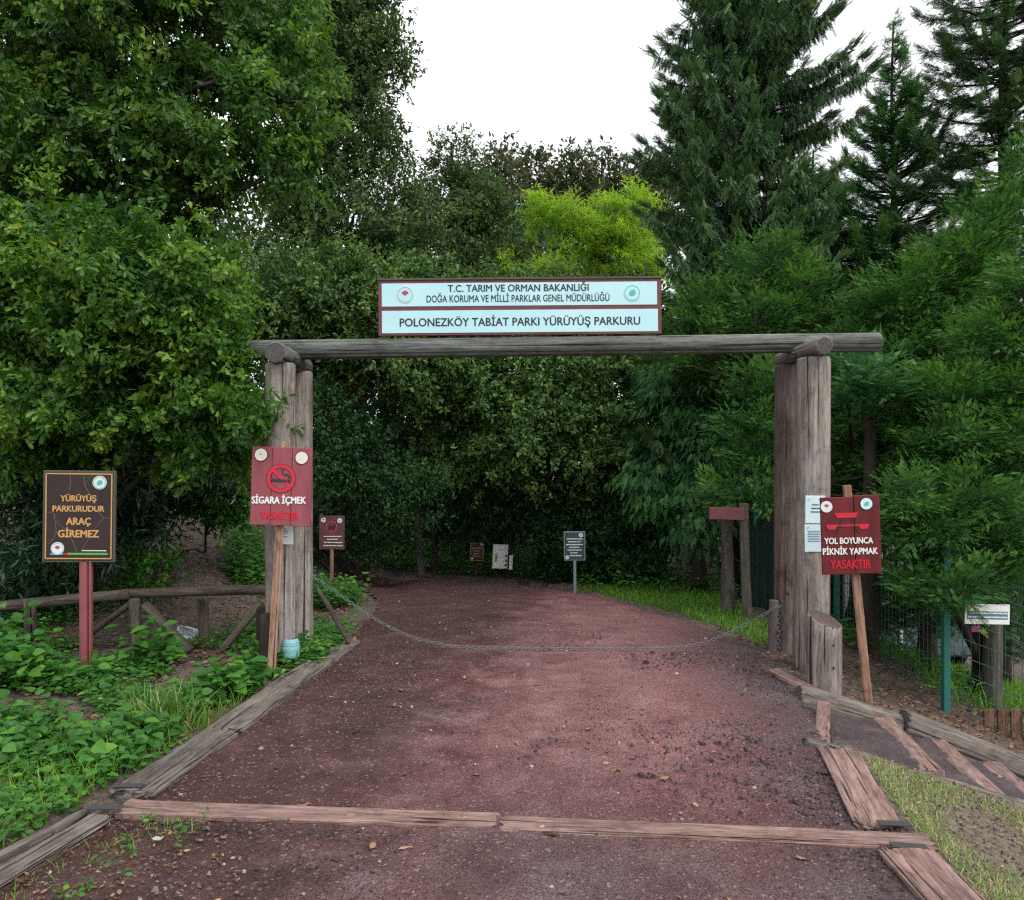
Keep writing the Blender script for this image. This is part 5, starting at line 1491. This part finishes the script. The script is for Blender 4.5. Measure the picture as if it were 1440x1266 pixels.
rocks(6000, 1.9, 4.2, 2.0, 4.6, 245, lambda x, y, r: x > 1.9 + .2 * (y > 3.5), .008, (.2, .85))
rocks(500, -2, 2.2, 2.3, 9, 242, lambda x, y, r: in_path(x, y, .05), .011, (.8, 1))
m, nt, out = newmat('gravel_stones')
a = nd(nt, 'Attribute', attribute_name='tone', attribute_type='GEOMETRY')
finish(nt, out, ramp(nt, a.outputs['Fac'], [(0, (.03, .022, .024)), (.5, (.085, .058, .062)), (.78, (.14, .11, .115)), (1, (.42, .38, .37))]), .9)
tag(link('gravel', g.mesh('gravel', m)), 'loose dark gravel strewn over the red trail', 'gravel', kind='stuff')

M['scrap'] = plain('white_scrap', (.66, .66, .62, 1), .7)
sp = P(222, 1186, 1870 / 538)
bm = bmesh.new()
for a, rr in zip(np.linspace(0, 6.28, 11)[:-1], [.02, .026, .017, .024, .02, .027, .016, .022, .025, .018]):
    bm.verts.new((rr * math.cos(a), rr * math.sin(a), .004 * math.sin(3 * a)))
bm.faces.new(bm.verts[:]); me = bpy.data.meshes.new('paper_scrap')
bmesh.ops.solidify(bm, geom=bm.faces[:], thickness=.003); bm.to_mesh(me); bm.free(); me.materials.append(M['scrap'])
tag(link('paper_scrap', me, None, (sp[0], sp[1], .022)), 'crumpled white paper scrap on the trail below the cross timber', 'litter')

# ------------------------------------------------------------------ green mesh fence and what lies behind it
M['fence_green'] = plain('teal_green_paint', (.02, .15, .12, 1), .45)
M['wire'] = plain('dark_green_wire', (.03, .09, .075, 1), .5)
mf = thing('mesh_fence', 'teal green welded mesh fence on the right below the feathery cypress', 'fence', (3.88, 7.0, -.6))
ml = np.array([3.88, 7.0, -.6])
FPX = [(3.88, 7.0), (6.3, 6.85), (3.86, 9.3), (3.6, 11.6)]
for k, (x, y) in enumerate(FPX):
    zb = G(x, y)
    link('post', box_mesh('post', .06, .06, 1.6, M['fence_green'], .004, center=(0, 0, .72)), mf, (x - ml[0], y - ml[1], zb - ml[2]))
for (a, b) in ((FPX[0], FPX[1]), (FPX[0], FPX[2]), (FPX[2], FPX[3])):
    g = Geo(); a = np.array(a); b = np.array(b); L = np.linalg.norm(b - a)
    z0 = G(*a); z1 = G(*b)
    n = int(L / .072)
    for i in range(1, n):
        p = a + (b - a) * i / n; zb = z0 + (z1 - z0) * i / n + .05
        tube_geo(g, [(*p, zb), (*p, zb + 1.35)], .0032, 4)
    for j in range(9):
        h = .06 + j * .162
        tube_geo(g, [(*a, z0 + h), (*b, z1 + h)], .0038, 4)
    link('mesh_panel', g.mesh('mesh_panel', M['wire']), mf, -ml)
S = Sign('fence_sign', 'small white sign with blue print on the green mesh fence', 'sign', 1388, 864, 6.84, rot=(0, .02, 0))
S.rect('board', 1357, 850, 1420, 878, 0, .008, M['paper_white'], bevel=.001)
S.rect('print_band', 1360, 860, 1417, 871, .002, .002, M['print'], bevel=0)
S.dashes('small_print', [(1361, 1416, 862.5), (1361, 1416, 868)], .0035, M['white'], 12, 2)
tg = P(1372, 885, 6.84)
M['pink'] = plain('pink_card', (.22, .035, .15, 1), .6)
tag(link('pink_tag', box_mesh('pink_tag', .075, .006, .05, M['pink'], .002), None, tg), 'small pink card hanging on the mesh under the white sign', 'tag')

# orange pallet boards behind the log
pb = thing('pallet', 'orange wooden pallet behind the grey log at the right edge', 'pallet', (4.56, 7.12, G(4.56, 7.12) - .1))
M['orange_wood'] = wood('orange_boards', (.13, .06, .04), (.24, .13, .09), (.32, .19, .14), None)
for k in range(5):
    link('slat', box_mesh('slat', .10, .02, .34, M['orange_wood'], .003), pb, (-.22 + .125 * k, 0, .2))
for z in (.08, .32): link('rail', box_mesh('rail', .64, .03, .05, M['orange_wood'], .003), pb, (.03, .03, z))

# dark green fabric fence section further back
gf = thing('green_hoarding', 'dark green hoarding panel between the trunk post and the right gate post', 'fence', (3.3, 10.1, G(3.3, 10.1)))
M['hoard'] = paint('dark_green_sheet', (.006, .024, .022, 1), (.010, .034, .03, 1), 2, .7)
g = Geo()
xs = np.linspace(-.25, .75, 60); V = []
for xq in xs:
    yy = .015 * math.sin(xq * 60)
    V += [(xq, yy, -.1), (xq, yy, 1.1), (xq, yy + .01, -.1), (xq, yy + .01, 1.1)]
fs = []
for i in range(59):
    a = 4 * i
    fs += [[a, a + 4, a + 5, a + 1], [a + 2, a + 3, a + 7, a + 6], [a + 1, a + 5, a + 7, a + 3]]
g.add(V, fs)
link('sheet', g.mesh('sheet', M['hoard']), gf)
for xq in (-.25, .75): link('post', box_mesh('post', .05, .05, 1.3, M['fence_green'], .004, center=(0, .04, .5)), gf, (xq, 0, 0))

# parked car in the clearing behind the fence
cx, cy = 6.55, 14.2
car = thing('parked_car', 'pale blue-grey car parked behind the green mesh fence', 'car', (cx, cy, G(cx, cy)))
M['car'] = plain('pale_car_paint', (.13, .17, .19, 1), .25, .6)
M['glass'] = plain('dark_glass', (.02, .025, .03, 1), .08, .6)
M['tyre'] = plain('tyre_rubber', (.015, .015, .016, 1), .85)
M['lamp'] = plain('red_lamp', (.22, .012, .014, 1), .25, .5)
prof = [(-2.0, .32, .40, .80), (-1.97, .30, .95, .86), (-1.75, .28, 1.30, .80), (-1.3, .28, 1.45, .70), (-.2, .28, 1.46, .70), (.55, .28, 1.05, .80), (.75, .28, .98, .84), (1.6, .28, .88, .82), (1.95, .32, .70, .74)]
g = Geo(); V = []
for (yy, zl, zh, wd) in prof:
    wt = wd * (.78 if zh > 1.1 else .96)
    V += [(-wd * .95, yy, zl), (-wd, yy, zl + .15), (-wd, yy, min(.85, zh - .05)), (-wt, yy, zh - .03), (-wt * .85, yy, zh), (wt * .85, yy, zh), (wt, yy, zh - .03), (wd, yy, min(.85, zh - .05)), (wd, yy, zl + .15), (wd * .95, yy, zl)]
fs = []
for k in range(len(prof) - 1):
    for i in range(10): fs.append([k * 10 + i, k * 10 + (i + 1) % 10, (k + 1) * 10 + (i + 1) % 10, (k + 1) * 10 + i])
fs += [list(range(10)), [(len(prof) - 1) * 10 + i for i in range(10)][::-1]]
g.add(V, fs)
link('body', g.mesh('body', M['car'], False), car)
link('rear_window', box_mesh('rear_window', 1.15, .02, .30, M['glass'], .005), car, (0, -1.875, 1.12), (math.radians(-32), 0, 0))
link('bumper', box_mesh('bumper', 1.62, .10, .20, M['car'], .03), car, (0, -2.0, .42))
for s_ in (-1, 1):
    link('tail_light', box_mesh('tail_light', .17, .06, .26, M['lamp'], .02), car, (s_ * .74, -1.985, .80))
    link('side_window', box_mesh('side_window', .02, 1.5, .30, M['glass'], .005), car, (s_ * .715, -.7, 1.12), (0, s_ * -.28, 0))
    for yy in (-1.25, 1.2):
        w_ = link('wheel', lathe('wheel', [(.10, -.09), (.27, -.10), (.31, -.07), (.31, .07), (.27, .10), (.10, .09), (.001, .08)], M['tyre']), car, (s_ * .76, yy, .31), (0, math.radians(90), 0))
        link('rim', lathe('rim', [(.19, -.105), (.19, .105), (.02, .11)], M['steel']), w_)

# white railing far behind
wr = thing('white_railing', 'white picket railing glimpsed right of the red no-picnic sign', 'fence', (5.05, 10.9, G(5.05, 10.9)))
for k in range(9): link('picket', box_mesh('picket', .03, .02, .5, M['white'], .003), wr, (-.3 + .08 * k, 0, 1.25))
for z in (1.05, 1.42): link('rail', box_mesh('rail', .8, .03, .04, M['white'], .003), wr, (0, .03, z))
for xq in (-.38, .38): link('post', box_mesh('post', .06, .06, 1.6, M['white'], .003, center=(0, .03, .75)), wr, (xq, 0, 0))
